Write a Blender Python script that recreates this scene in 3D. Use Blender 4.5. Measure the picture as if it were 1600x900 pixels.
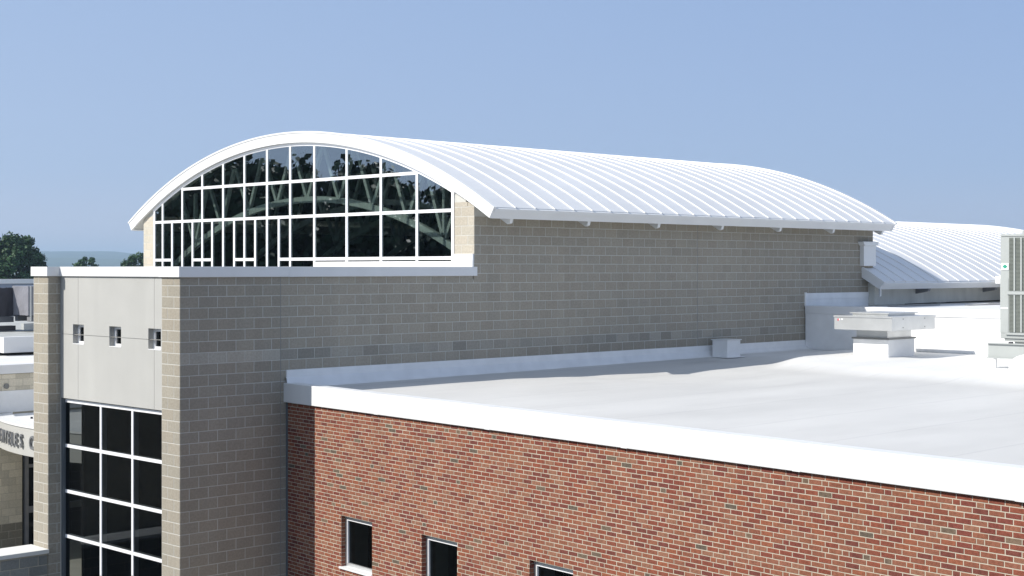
import bpy, bmesh, math, random
from mathutils import Matrix, Vector, noise
R = math.radians
scene = bpy.context.scene
for o in list(bpy.data.objects):
    bpy.data.objects.remove(o)
random.seed(7)

# ------------------------------------------------------------------ camera, sky, sun, exposure
TH = R(43.166)
CAM = Vector((-14.689, -22.728, 4.174))
FWD = Vector((math.sin(TH), math.cos(TH), 0)); RGT = Vector((math.cos(TH), -math.sin(TH), 0))
FPX, CXP, HZP = 2324.7, 703.1, 419.08
cd = bpy.data.cameras.new('camera'); cam = bpy.data.objects.new('camera', cd)
scene.collection.objects.link(cam); scene.camera = cam
cam.location = CAM; cam.rotation_euler = (R(90), 0, -TH)
cd.sensor_width = 36; cd.lens = 36 * FPX / 1600
cd.shift_x = (800 - CXP) / 1600; cd.shift_y = -(450 - HZP) / 1600
cd.clip_start = 0.3; cd.clip_end = 40000

SUN_EL = 38.4
sun_from = Vector((-0.914, 0.405, 0)).normalized()
az = math.atan2(sun_from.y, sun_from.x)
sv = Vector((math.cos(az) * math.cos(R(SUN_EL)), math.sin(az) * math.cos(R(SUN_EL)), math.sin(R(SUN_EL))))
ld = bpy.data.lights.new('sun', 'SUN'); sun = bpy.data.objects.new('sun', ld)
scene.collection.objects.link(sun)
ld.energy = 4.55; ld.angle = R(0.53); ld.color = (1.0, 0.955, 0.875)
sun.rotation_euler = sv.to_track_quat('Z', 'Y').to_euler(); sun.location = sv * 60

w = bpy.data.worlds.new('World'); scene.world = w; w.use_nodes = True
wn = w.node_tree.nodes; wl = w.node_tree.links
bg = wn['Background']
sky = wn.new('ShaderNodeTexSky'); sky.sky_type = 'NISHITA'; sky.sun_disc = False
sky.sun_elevation = R(SUN_EL); sky.sun_rotation = math.pi / 2 - az
sky.altitude = 100; sky.air_density = 1.0; sky.dust_density = 0.1; sky.ozone_density = 3.0
# summer haze lightens the clear sky evenly: a smooth elevation ramp, a little brighter towards the sun's side
SKY_STR = 0.055
tc = wn.new('ShaderNodeTexCoord'); sx = wn.new('ShaderNodeSeparateXYZ'); wl.new(tc.outputs['Generated'], sx.inputs[0])
ramp = wn.new('ShaderNodeValToRGB'); wl.new(sx.outputs['Z'], ramp.inputs[0]); ramp.color_ramp.interpolation = 'EASE'
e = ramp.color_ramp.elements; e[0].position = 0.0; e[0].color = (.64, .67, .92, 1); e[1].position = 1.0; e[1].color = (.52, .60, .78, 1)
m1 = e.new(.07); m1.color = (.475, .60, .90, 1); m2 = e.new(.25); m2.color = (.43, .575, .89, 1)
dt = wn.new('ShaderNodeVectorMath'); dt.operation = 'DOT_PRODUCT'; wl.new(tc.outputs['Generated'], dt.inputs[0]); dt.inputs[1].default_value = (sun_from.x, sun_from.y, 0)
az3 = wn.new('ShaderNodeVectorMath'); az3.operation = 'MULTIPLY_ADD'; az3.inputs[1].default_value = (.34, .27, .14); az3.inputs[2].default_value = (1.04, 1.05, 1.02)
wl.new(dt.outputs['Value'], az3.inputs[0])
tn = wn.new('ShaderNodeVectorMath'); tn.operation = 'MULTIPLY'; wl.new(ramp.outputs[0], tn.inputs[0]); wl.new(az3.outputs[0], tn.inputs[1])
sc = wn.new('ShaderNodeVectorMath'); sc.operation = 'SCALE'; sc.inputs['Scale'].default_value = .85 / SKY_STR; wl.new(tn.outputs[0], sc.inputs[0])
mxs = wn.new('ShaderNodeMix'); mxs.data_type = 'RGBA'; mxs.inputs['Factor'].default_value = .72
wl.new(sky.outputs[0], mxs.inputs['A']); wl.new(sc.outputs[0], mxs.inputs['B'])
wl.new(mxs.outputs['Result'], bg.inputs['Color']); bg.inputs['Strength'].default_value = SKY_STR
scene.view_settings.view_transform = 'Standard'; scene.view_settings.look = 'None'
scene.view_settings.exposure = 0.28; scene.view_settings.gamma = 1.0
scene.render.engine = 'CYCLES'
scene.cycles.transparent_max_bounces = 12; scene.cycles.max_bounces = 8
scene.cycles.diffuse_bounces = 6; scene.cycles.glossy_bounces = 4
scene.cycles.volume_bounces = 0

# ------------------------------------------------------------------ materials
def new_mat(name):
    m = bpy.data.materials.new(name); m.use_nodes = True
    nt = m.node_tree; return m, nt, nt.nodes['Principled BSDF']

def mat(name, col, rough=0.6, metal=0.0, var=0.0, scale=3.0, bump=0.0, bscale=40.0, spec=0.4, tone=False,
        streak=0.0, detail=4):
    """object-space noise varies the base colour; tone=True multiplies in the piece's own colour attribute"""
    m, nt, b = new_mat(name); N = nt.nodes; L = nt.links
    b.inputs['Roughness'].default_value = rough; b.inputs['Metallic'].default_value = metal
    b.inputs['Specular IOR Level'].default_value = spec
    geo = N.new('ShaderNodeNewGeometry')
    src = None
    if tone:
        at = N.new('ShaderNodeAttribute'); at.attribute_name = 'tone'; src = at.outputs['Color']
    else:
        rgb = N.new('ShaderNodeRGB'); rgb.outputs[0].default_value = (*col, 1); src = rgb.outputs[0]
    def mul(src, tex_out, lo, hi):
        mr = N.new('ShaderNodeMapRange'); mr.inputs['From Min'].default_value = 0.3; mr.inputs['From Max'].default_value = 0.7
        mr.inputs['To Min'].default_value = lo; mr.inputs['To Max'].default_value = hi
        L.new(tex_out, mr.inputs['Value'])
        mx = N.new('ShaderNodeMix'); mx.data_type = 'RGBA'; mx.blend_type = 'MULTIPLY'; mx.inputs['Factor'].default_value = 1
        L.new(src, mx.inputs['A']); L.new(mr.outputs[0], mx.inputs['B']); return mx.outputs['Result']
    if var:
        nz = N.new('ShaderNodeTexNoise'); nz.inputs['Scale'].default_value = scale; nz.inputs['Detail'].default_value = detail
        L.new(geo.outputs['Position'], nz.inputs['Vector']); src = mul(src, nz.outputs[0], 1 - var, 1 + var * 0.6)
    if streak:
        mp = N.new('ShaderNodeMapping'); mp.inputs['Scale'].default_value = (0.9, 0.9, 0.08)
        L.new(geo.outputs['Position'], mp.inputs['Vector'])
        nz = N.new('ShaderNodeTexNoise'); nz.inputs['Scale'].default_value = 2.5; nz.inputs['Detail'].default_value = 5
        L.new(mp.outputs[0], nz.inputs['Vector']); src = mul(src, nz.outputs[0], 1 - streak, 1 + streak * 0.3)
    L.new(src, b.inputs['Base Color'])
    if bump:
        nb = N.new('ShaderNodeTexNoise'); nb.inputs['Scale'].default_value = bscale; nb.inputs['Detail'].default_value = 3
        L.new(geo.outputs['Position'], nb.inputs['Vector'])
        bp_ = N.new('ShaderNodeBump'); bp_.inputs['Strength'].default_value = bump; bp_.inputs['Distance'].default_value = 0.02
        L.new(nb.outputs[0], bp_.inputs['Height']); L.new(bp_.outputs[0], b.inputs['Normal'])
    return m

def glass_mat(name, tint, refl, gcol=(0.85, 0.92, 1.0)):
    m = bpy.data.materials.new(name); m.use_nodes = True; nt = m.node_tree; nt.nodes.clear()
    out = nt.nodes.new('ShaderNodeOutputMaterial'); mx = nt.nodes.new('ShaderNodeMixShader')
    tr = nt.nodes.new('ShaderNodeBsdfTransparent'); gl = nt.nodes.new('ShaderNodeBsdfGlossy')
    tr.inputs[0].default_value = (*tint, 1); gl.inputs[0].default_value = (*gcol, 1); gl.inputs['Roughness'].default_value = 0.004
    # two-sided Schlick reflectance, the same from either face of a single sheet
    ge = nt.nodes.new('ShaderNodeNewGeometry'); dp = nt.nodes.new('ShaderNodeVectorMath'); dp.operation = 'DOT_PRODUCT'
    nt.links.new(ge.outputs['Normal'], dp.inputs[0]); nt.links.new(ge.outputs['Incoming'], dp.inputs[1])
    def mth(op, a, b_):
        n = nt.nodes.new('ShaderNodeMath'); n.operation = op
        for i, v in enumerate((a, b_)):
            if v is None: continue
            if isinstance(v, (int, float)): n.inputs[i].default_value = v
            else: nt.links.new(v, n.inputs[i])
        return n.outputs[0]
    c = mth('ABSOLUTE', dp.outputs['Value'], None); p5 = mth('POWER', mth('SUBTRACT', 1.0, c), 5.0)
    fac = mth('ADD', mth('MULTIPLY', p5, 1 - refl), refl); nt.links.new(fac, mx.inputs[0])
    nt.links.new(tr.outputs[0], mx.inputs[1]); nt.links.new(gl.outputs[0], mx.inputs[2])
    nt.links.new(mx.outputs[0], out.inputs[0]); return m

M = {}
M['block'] = mat('block_masonry', (.4, .37, .33), rough=.95, tone=True, var=.12, scale=24, bump=.5, bscale=90, spec=.12, detail=7, streak=.07)
M['mortar'] = mat('block_mortar', (.52, .51, .47), rough=.95, var=.08, scale=5, spec=.1)
M['brick'] = mat('fired_brick', (.3, .1, .07), rough=.9, tone=True, var=.24, scale=26, bump=.5, bscale=120, spec=.15, detail=7, streak=.10)
M['bmortar'] = mat('brick_mortar', (.50, .455, .365), rough=.95, var=.14, scale=7, spec=.1, streak=.08)
M['white_metal'] = mat('white_painted_metal', (.76, .76, .755), rough=.42, var=.035, scale=1.3, spec=.4)
M['roof_metal'] = mat('white_standing_seam_metal', (.72, .72, .72), rough=.38, var=.06, scale=.6, bump=.06, bscale=2.2, spec=.45)
M['coping'] = mat('white_coping_metal', (.745, .745, .745), rough=.42, var=.035, scale=.8, spec=.35, streak=.035)
M['sealant'] = mat('grey_sealant', (.27, .265, .25), rough=.8)
M['dark_gap'] = mat('dark_sealant_and_shade', (.03, .028, .03), rough=.9)  # dark sealant colour, which also paints the shade in gaps
M['panel'] = mat('grey_stucco_panel', (.45, .445, .425), rough=.85, var=.05, scale=1.2, bump=.15, bscale=120, spec=.2, streak=.04)
M['frame'] = mat('white_window_frame', (.80, .80, .82), rough=.35, spec=.45)
M['jamb'] = mat('grey_anodised_jamb', (.14, .16, .18), rough=.4, metal=.3)
M['glass'] = glass_mat('tinted_reflective_glass', (.57, .63, .61), .34)
M['dglass'] = glass_mat('dark_window_glass', (.20, .215, .215), .022)
M['green_steel'] = mat('pale_green_painted_steel', (.52, .58, .555), rough=.5, var=.1, scale=4)
M['interior'] = mat('dim_interior_shade', (.045, .045, .05), rough=.9)  # near-black colour stands in for the shade of unlit rooms
M['soffit'] = mat('cream_soffit', (.62, .61, .57), rough=.7, var=.08, scale=3)
M['galv'] = mat('galvanised_sheet', (.62, .63, .63), rough=.34, metal=.55, var=.10, scale=2.2, bump=.05, bscale=6)
M['galv_dark'] = mat('dull_galvanised_throat', (.20, .205, .205), rough=.5, metal=.5, var=.1, scale=5)
M['ac_paint'] = mat('grey_condenser_paint', (.38, .40, .39), rough=.5, var=.04, scale=3)
M['coil'] = mat('condenser_coil', (.14, .155, .14), rough=.7, var=.1, scale=8)
M['decal_white'] = mat('white_decal', (.85, .86, .86), rough=.5)
M['decal_green'] = mat('green_decal', (.03, .30, .20), rough=.5)
M['decal_red'] = mat('red_decal', (.55, .08, .10), rough=.5)
M['decal_dark'] = mat('dark_decal', (.08, .08, .12), rough=.5)
M['stucco'] = mat('cream_stucco', (.64, .625, .57), rough=.9, var=.10, scale=1.6, streak=.12, bump=.1, bscale=50)
M['letter'] = mat('brushed_letter_metal', (.20, .205, .215), rough=.5, metal=.2, var=.1, scale=20)
M['plastic'] = mat('crinkled_plastic_wrap', (.27, .27, .30), rough=.28, metal=.0, var=.16, scale=2.2, bump=.35, bscale=6, spec=.8)
M['dark_unit'] = mat('charcoal_equipment', (.045, .045, .055), rough=.5, var=.2, scale=4)
M['grey_steel'] = mat('grey_steel', (.22, .22, .23), rough=.5, var=.1, scale=4)
M['screen'] = mat('blue_grey_screen_panel', (.30, .34, .42), rough=.5, var=.05)
M['gravel'] = mat('grey_roof_gravel', (.42, .43, .42), rough=.95, var=.2, scale=3)
M['bark'] = mat('tree_bark', (.09, .065, .045), rough=.95, var=.3, scale=5)
M['asphalt'] = mat('asphalt', (.05, .05, .052), rough=.9, var=.2, scale=.5)

def leaf_mat():
    m, nt, b = new_mat('leaf_foliage'); N = nt.nodes; L = nt.links
    at = N.new('ShaderNodeAttribute'); at.attribute_name = 'tone'
    L.new(at.outputs['Color'], b.inputs['Base Color']); b.inputs['Roughness'].default_value = .6
    b.inputs['Specular IOR Level'].default_value = .3
    return m
M['leaf'] = leaf_mat()

def membrane_mat(name, c_old, c_new, patch=None):
    """single-ply roofing: welded sheet laps every 1.9 m, faint ponding stains, soft wrinkles"""
    m, nt, b = new_mat(name); N = nt.nodes; L = nt.links
    geo = N.new('ShaderNodeNewGeometry'); b.inputs['Roughness'].default_value = .62; b.inputs['Specular IOR Level'].default_value = .3
    sep = N.new('ShaderNodeSeparateXYZ'); L.new(geo.outputs['Position'], sep.inputs[0])
    col = N.new('ShaderNodeMix'); col.data_type = 'RGBA'
    col.inputs['A'].default_value = (*c_old, 1); col.inputs['B'].default_value = (*c_new, 1)
    at = N.new('ShaderNodeAttribute'); at.attribute_name = 'clean'; L.new(at.outputs['Fac'], col.inputs['Factor'])
    nz = N.new('ShaderNodeTexNoise'); nz.inputs['Scale'].default_value = .55; nz.inputs['Detail'].default_value = 6; nz.inputs['Roughness'].default_value = .6
    mp = N.new('ShaderNodeMapping'); mp.inputs['Scale'].default_value = (.35, 1.0, 1); L.new(geo.outputs['Position'], mp.inputs[0]); L.new(mp.outputs[0], nz.inputs['Vector'])
    mr = N.new('ShaderNodeMapRange'); mr.inputs['From Min'].default_value = .35; mr.inputs['From Max'].default_value = .65
    mr.inputs['To Min'].default_value = .90; mr.inputs['To Max'].default_value = 1.03; L.new(nz.outputs[0], mr.inputs['Value'])
    mx = N.new('ShaderNodeMix'); mx.data_type = 'RGBA'; mx.blend_type = 'MULTIPLY'; mx.inputs['Factor'].default_value = 1
    L.new(col.outputs['Result'], mx.inputs['A']); L.new(mr.outputs[0], mx.inputs['B'])
    # laps
    def lap(axis_out, period, width, off):
        a = N.new('ShaderNodeMath'); a.operation = 'ADD'; a.inputs[1].default_value = off + 1000 * period; L.new(axis_out, a.inputs[0])
        md = N.new('ShaderNodeMath'); md.operation = 'MODULO'; md.inputs[1].default_value = period; L.new(a.outputs[0], md.inputs[0])
        lt = N.new('ShaderNodeMath'); lt.operation = 'LESS_THAN'; lt.inputs[1].default_value = width; L.new(md.outputs[0], lt.inputs[0]); return lt.outputs[0]
    l1 = lap(sep.outputs['Y'], 1.9, .045, .4)
    mx2 = N.new('ShaderNodeMix'); mx2.data_type = 'RGBA'; mx2.blend_type = 'MULTIPLY'
    mm = N.new('ShaderNodeMath'); mm.operation = 'MULTIPLY'; mm.inputs[1].default_value = .7; L.new(l1, mm.inputs[0]); L.new(mm.outputs[0], mx2.inputs['Factor'])
    L.new(mx.outputs['Result'], mx2.inputs['A']); mx2.inputs['B'].default_value = (.86, .86, .87, 1)
    L.new(mx2.outputs['Result'], b.inputs['Base Color'])
    nb = N.new('ShaderNodeTexNoise'); nb.inputs['Scale'].default_value = 1.4; nb.inputs['Detail'].default_value = 4
    L.new(mp.outputs[0], nb.inputs['Vector']); bp_ = N.new('ShaderNodeBump'); bp_.inputs['Strength'].default_value = .35; bp_.inputs['Distance'].default_value = .03
    L.new(nb.outputs[0], bp_.inputs['Height']); L.new(bp_.outputs[0], b.inputs['Normal'])
    return m
M['membrane'] = membrane_mat('white_roof_membrane', (.60, .59, .57), (.76, .755, .74))
M['flash'] = mat('white_membrane_flashing', (.80, .80, .80), rough=.55, var=.07, scale=2.5, bump=.25, bscale=5)

def ground_mat():
    m, nt, b = new_mat('grassy_ground'); N = nt.nodes; L = nt.links
    geo = N.new('ShaderNodeNewGeometry'); nz = N.new('ShaderNodeTexNoise'); nz.inputs['Scale'].default_value = .02; nz.inputs['Detail'].default_value = 8
    L.new(geo.outputs['Position'], nz.inputs['Vector']); cr = N.new('ShaderNodeValToRGB')
    cr.color_ramp.elements[0].position = .35; cr.color_ramp.elements[0].color = (.035, .06, .022, 1)
    cr.color_ramp.elements[1].position = .65; cr.color_ramp.elements[1].color = (.11, .12, .05, 1)
    L.new(nz.outputs[0], cr.inputs[0]); L.new(cr.outputs[0], b.inputs['Base Color']); b.inputs['Roughness'].default_value = .95
    return m
M['ground'] = ground_mat()
def hill_mat():
    m, nt, b = new_mat('wooded_hillside'); N = nt.nodes; L = nt.links
    geo = N.new('ShaderNodeNewGeometry'); nz = N.new('ShaderNodeTexNoise'); nz.inputs['Scale'].default_value = .004; nz.inputs['Detail'].default_value = 8
    L.new(geo.outputs['Position'], nz.inputs['Vector']); cr = N.new('ShaderNodeValToRGB')
    cr.color_ramp.elements[0].position = .4; cr.color_ramp.elements[0].color = (.025, .05, .03, 1)
    cr.color_ramp.elements[1].position = .62; cr.color_ramp.elements[1].color = (.07, .10, .05, 1)
    L.new(nz.outputs[0], cr.inputs[0]); L.new(cr.outputs[0], b.inputs['Base Color']); b.inputs['Roughness'].default_value = 1
    return m
M['hill'] = hill_mat()

# ------------------------------------------------------------------ object helpers
COL = scene.collection
W = {}                      # world matrices by object name

def finish(o, parent, world=None):
    COL.objects.link(o)
    wm = world if world is not None else Matrix.Identity(4)
    if parent:
        o.parent = parent; o.matrix_basis = W[parent.name].inverted() @ wm
    else:
        o.matrix_basis = wm
    W[o.name] = wm
    return o

def thing(name, label, cat, loc=(0, 0, 0), rot=0.0, group=None):
    o = bpy.data.objects.new(name, None); o.empty_display_size = .3
    finish(o, None, Matrix.Translation(loc) @ Matrix.Rotation(rot, 4, 'Z'))
    o['label'] = label; o['category'] = cat
    if group: o['group'] = group
    return o

def tag(o, label, cat=None, group=None):
    o['label'] = label
    if cat: o['category'] = cat
    if group: o['group'] = group
    return o

class MB:
    def __init__(s): s.v = []; s.f = []; s.t = []; s.smooth = False
    def add(s, vs, fs, tone=None):
        n = len(s.v); s.v += [tuple(v) for v in vs]; s.f += [tuple(i + n for i in f) for f in fs]
        s.t += [tone or (1, 1, 1)] * len(vs); return s
    def box(s, x0, x1, y0, y1, z0, z1, tone=None):
        vs = [(x0, y0, z0), (x1, y0, z0), (x1, y1, z0), (x0, y1, z0), (x0, y0, z1), (x1, y0, z1), (x1, y1, z1), (x0, y1, z1)]
        return s.add(vs, [(0, 3, 2, 1), (4, 5, 6, 7), (0, 1, 5, 4), (1, 2, 6, 5), (2, 3, 7, 6), (3, 0, 4, 7)], tone)
    def prism(s, poly, a0, a1, axis, tone=None):
        """extrude 2-D polygon; axis 'x': poly=(y,z), 'y': poly=(x,z), 'z': poly=(x,y)"""
        n = len(poly)
        def P(p, a): return (a, p[0], p[1]) if axis == 'x' else ((p[0], a, p[1]) if axis == 'y' else (p[0], p[1], a))
        vs = [P(p, a0) for p in poly] + [P(p, a1) for p in poly]
        fs = [tuple(range(n - 1, -1, -1)), tuple(range(n, 2 * n))] + [(i, (i + 1) % n, n + (i + 1) % n, n + i) for i in range(n)]
        return s.add(vs, fs, tone)
    def arc(s, cy, cz, r0, r1, a0, a1, x0, x1, seg, tone=None):
        """curved slab about the X axis: angle measured from +Z towards -Y"""
        vs = []; fs = []
        for i in range(seg + 1):
            a = a0 + (a1 - a0) * i / seg
            for r, x in ((r0, x0), (r1, x0), (r1, x1), (r0, x1)):
                vs.append((x, cy - r * math.sin(a), cz + r * math.cos(a)))
        for i in range(seg):
            b = i * 4; c = b + 4
            for k in range(4): fs.append((b + k, b + (k + 1) % 4, c + (k + 1) % 4, c + k))
        fs.append((3, 2, 1, 0)); e = seg * 4; fs.append((e, e + 1, e + 2, e + 3))
        return s.add(vs, fs, tone)
    def tube(s, pts, r, seg=8, r2=None, tone=None, cap=True):
        pts = [Vector(p) for p in pts]; n = len(pts); rings = []; vs = []; fs = []
        for i, p in enumerate(pts):
            d = (pts[min(i + 1, n - 1)] - pts[max(i - 1, 0)]).normalized()
            a = Vector((0, 0, 1)) if abs(d.z) < .9 else Vector((1, 0, 0))
            u = d.cross(a).normalized(); v = d.cross(u)
            rr = r + ((r2 if r2 is not None else r) - r) * i / max(1, n - 1)
            for k in range(seg):
                t = 2 * math.pi * k / seg; vs.append(p + u * math.cos(t) * rr + v * math.sin(t) * rr)
        for i in range(n - 1):
            for k in range(seg):
                a = i * seg + k; b = i * seg + (k + 1) % seg; fs.append((a, b, b + seg, a + seg))
        if cap: fs.append(tuple(range(seg))); fs.append(tuple((n - 1) * seg + k for k in reversed(range(seg))))
        return s.add(vs, fs, tone)
    def beam(s, p, q, wdt, dep, tone=None):
        """rectangular bar between two points lying in a plane x=const (dep along x)"""
        p = Vector(p); q = Vector(q); d = (q - p).normalized(); n = Vector((1, 0, 0)).cross(d).normalized() * wdt / 2
        x = Vector((dep / 2, 0, 0))
        vs = [p - n - x, p + n - x, p + n + x, p - n + x, q - n - x, q + n - x, q + n + x, q - n + x]
        return s.add(vs, [(0, 1, 2, 3), (7, 6, 5, 4), (0, 4, 5, 1), (1, 5, 6, 2), (2, 6, 7, 3), (3, 7, 4, 0)], tone)
    def mesh(s, name, m):
        me = bpy.data.meshes.new(name); me.from_pydata(s.v, [], s.f); me.materials.append(m)
        at = me.color_attributes.new('tone', 'FLOAT_COLOR', 'POINT')
        for i, t in enumerate(s.t): at.data[i].color = (*t, 1)
        me.validate(); bm = bmesh.new(); bm.from_mesh(me); bmesh.ops.recalc_face_normals(bm, faces=bm.faces); bm.to_mesh(me); bm.free()
        if s.smooth: me.shade_smooth()
        me.update(); return me
    def build(s, name, m, parent=None, world_coords=True, bevel=0.0):
        me = s.mesh(name, m)
        wm = W[parent.name].copy() if parent else Matrix.Identity(4)
        if world_coords and parent: me.transform(wm.inverted())
        if not parent:
            pass
        o = bpy.data.objects.new(name, me); finish(o, parent, wm if parent else Matrix.Identity(4))
        if bevel:
            md = o.modifiers.new('edge', 'BEVEL'); md.width = bevel; md.segments = 2; md.limit_method = 'ANGLE'
        return o

def inst(name, me, parent, world):
    o = bpy.data.objects.new(name, me); return finish(o, parent, world)

def px(P):
    d = Vector(P) - CAM; D = d.dot(FWD)
    if D < .5: return (-9999, -9999, 1)
    return (CXP + FPX * d.dot(RGT) / D, HZP - FPX * d.z / D, D)

# ------------------------------------------------------------------ masonry engine
BL, BH, BJ = .4064, .2032, .0138
def block_tones():
    base = Vector((.372, .336, .277)); out = []
    for k in range(8):
        f = .93 + .13 * k / 7; h = random.uniform(-.006, .006)
        out.append((base.x * f + h, base.y * f, base.z * f - h * .6))
    return out
BT = block_tones()
bmesh_cache = {}
def piece_mesh(kind, L, H, depth, tone, m, bev=.004):
    """one masonry unit, front face towards local -Y, origin at the centre of the front face"""
    key = (kind, round(L, 3), round(H, 3), tone)
    if key not in bmesh_cache:
        b = MB(); x, z, e = L / 2, H / 2, bev
        vs = [(-x, 0, -z), (x, 0, -z), (x, 0, z), (-x, 0, z)]
        fr = [(-x + e, -e, -z + e), (x - e, -e, -z + e), (x - e, -e, z - e), (-x + e, -e, z - e)]
        bk = [(-x, depth, -z), (x, depth, -z), (x, depth, z), (-x, depth, z)]
        b.add(fr + vs + bk, [(0, 1, 2, 3), (4, 5, 1, 0), (5, 6, 2, 1), (6, 7, 3, 2), (7, 4, 0, 3),
                             (8, 9, 5, 4), (9, 10, 6, 5), (10, 11, 7, 6), (11, 8, 4, 7)], tone)
        me = b.mesh(kind, m); bmesh_cache[key] = me
    return bmesh_cache[key]

class Masonry:
    """collects units (origin matrix, length, height, tone); the 300 that show largest become objects, the rest one part"""
    def __init__(s, kind, m, depth): s.kind = kind; s.m = m; s.depth = depth; s.u = []
    def add(s, parent, wm, L, H, tone, poly=None): s.u.append((parent, wm, L, H, tone, poly))
    def emit(s, limit, stuff_name):
        def size(u):
            p = px(u[1].translation); nrm = (u[1].to_3x3() @ Vector((0, -1, 0)))
            d = (CAM - u[1].translation).normalized(); c = nrm.dot(d)
            if c <= 0 or not (-20 < p[0] < 1620 and -20 < p[1] < 920): return 0
            return c * u[2] * u[3] / p[2] ** 2
        order = sorted(range(len(s.u)), key=lambda i: -size(s.u[i]))
        single = set(i for i in order[:limit] if size(s.u[i]) > 0 and s.u[i][5] is None)
        rest = {}
        for i, (parent, wm, L, H, tone, poly) in enumerate(s.u):
            if i in single:
                inst(s.kind, piece_mesh(s.kind, L, H, s.depth, tone, s.m), parent, wm)
            else:
                if size(s.u[i]) == 0 and False: continue
                b = rest.setdefault(parent.name, (parent, MB()))[1]
                if poly:
                    n = len(poly); vs = [wm @ Vector((p[0], -.004, p[1])) for p in poly] + [wm @ Vector((p[0], s.depth, p[1])) for p in poly]
                    b.add(vs, [tuple(range(n))] + [(k, (k + 1) % n, n + (k + 1) % n, n + k) for k in range(n)], tone)
                else:
                    me = piece_mesh(s.kind, L, H, s.depth, tone, s.m)
                    b.add([wm @ v.co for v in me.vertices], [tuple(p.vertices) for p in me.polygons], tone)
        for parent, b in rest.values():
            o = b.build(stuff_name, s.m, parent); o['kind'] = 'stuff'

def face_matrix(origin, along, jitter=0.0):
    """local X along the wall, local -Y is the outward normal"""
    a = Vector(along).normalized(); zz = Vector((0, 0, 1)); y = zz.cross(a)   # right-handed: x cross y = z
    m = Matrix((( a.x, y.x, 0, origin[0] + y.x * jitter), (a.y, y.y, 0, origin[1] + y.y * jitter), (0, 0, 1, origin[2]), (0, 0, 0, 1)))
    return m

# datum: z = 0 is a block bed joint; ground is 30 courses below
GZ = -6.10
HALL_CTRL = 5.5 * BL

def tone_pick(seq=BT, shift=0.0):
    i = min(len(seq) - 1, max(0, int(random.gauss(len(seq) / 2 - .5 + shift, 1.5)))); return seq[i]

ROOF_CY, ROOF_CZ, ROOF_R = 6.55, -6.43, 13.9
def roof_z(y, r, cz=ROOF_CZ): return cz + math.sqrt(max(0, r * r - (y - ROOF_CY) ** 2))

# ================================================================== SETTING: ground, hills
def ground():
    b = MB(); n = 40; S = 12000.0
    b.add([(-S, -S, GZ), (S, -S, GZ), (S, S, GZ), (-S, S, GZ)], [(0, 1, 2, 3)])
    o = b.build('ground', M['ground']); o['kind'] = 'structure'
    b = MB(); b.add([(-60, -60, GZ + .01), (4, -60, GZ + .01), (4, -1, GZ + .01), (-.3, -1, GZ + .01), (-.3, 70, GZ + .01), (-60, 70, GZ + .01)], [(0, 1, 2, 3, 4, 5)])
    o = b.build('parking_lot', M['asphalt']); o['kind'] = 'structure'
ground()
def bounce_slab():
    b = MB(); b.box(-30, 6.9, 5.6, 14.25, GZ + .02, -3.3); o = b.build('bounce_terrace', mat('pale_bounce_paving', (.62, .60, .54), rough=.9, var=.12, scale=1.5), None); o['kind'] = 'structure'  # unseen pale slab, added to bounce sunlight onto the entrance wall
bounce_slab()

def hills():
    vs = []; fs = []
    fw = math.atan2(FWD.x, FWD.y)
    na = 260; rows = [(3800, 0), (4400, .25), (5000, .72), (5400, .60), (6000, .85), (6800, 1.0), (7600, .5), (8200, 0)]
    for j, (d, hgt) in enumerate(rows):
        for i in range(na + 1):
            a = fw + R(-75 + 150 * i / na); x = CAM.x + d * math.sin(a); y = CAM.y + d * math.cos(a)
            u = math.degrees(a - fw)
            base = 88 + 9 * math.sin(u * .30 + 1.9) + 5 * math.sin(u * .83 + .6) + 6 * noise.noise(Vector((u * 1.7, j * .7, 0))) + 2.2 * noise.noise(Vector((u * 9, j, 3)))
            if j in (2, 3): base = base * .88 + 6 * math.sin(u * .5 + 2.2)
            vs.append((x, y, GZ + base * hgt * d / 6800 + (0 if hgt else -2)))
    for j in range(len(rows) - 1):
        for i in range(na):
            a = j * (na + 1) + i; fs.append((a, a + 1, a + na + 2, a + na + 1))
    b = MB(); b.smooth = True; b.add(vs, fs); o = b.build('hills', M['hill']); o['kind'] = 'structure'
hills()

# ================================================================== HALL BUILDING
hall = thing('hall_building', 'grey concrete-block hall with white barrel roof, arched gable window and corner tower', 'building', (11.0, 6.5, GZ))
T_Z1 = 4.012            # underside of tower coping
# --- structural walls (mortar-coloured cores that carry the blocks)
core = MB()
core.box(.006, 7.342, .006, .26, GZ, T_Z1)                       # tower, south
core.box(7.342, 23.2, .006, .26, GZ, 5.50)
south_wall = core.build('wall', M['mortar'], hall)
core = MB()
core.box(.006, .30, .262, .604, GZ, T_Z1 - .002)                 # right pier behind facade
core.box(.006, .40, 4.850, 5.460, GZ, T_Z1 - .004)               # left pier
pier_wall = core.build('pier', M['mortar'], hall)

hall_blocks = Masonry('block', M['block'], .012)
def in_view(p, m=60):
    q = px(p); return -m < q[0] < 1600 + m and -m < q[1] < 900 + m

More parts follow.
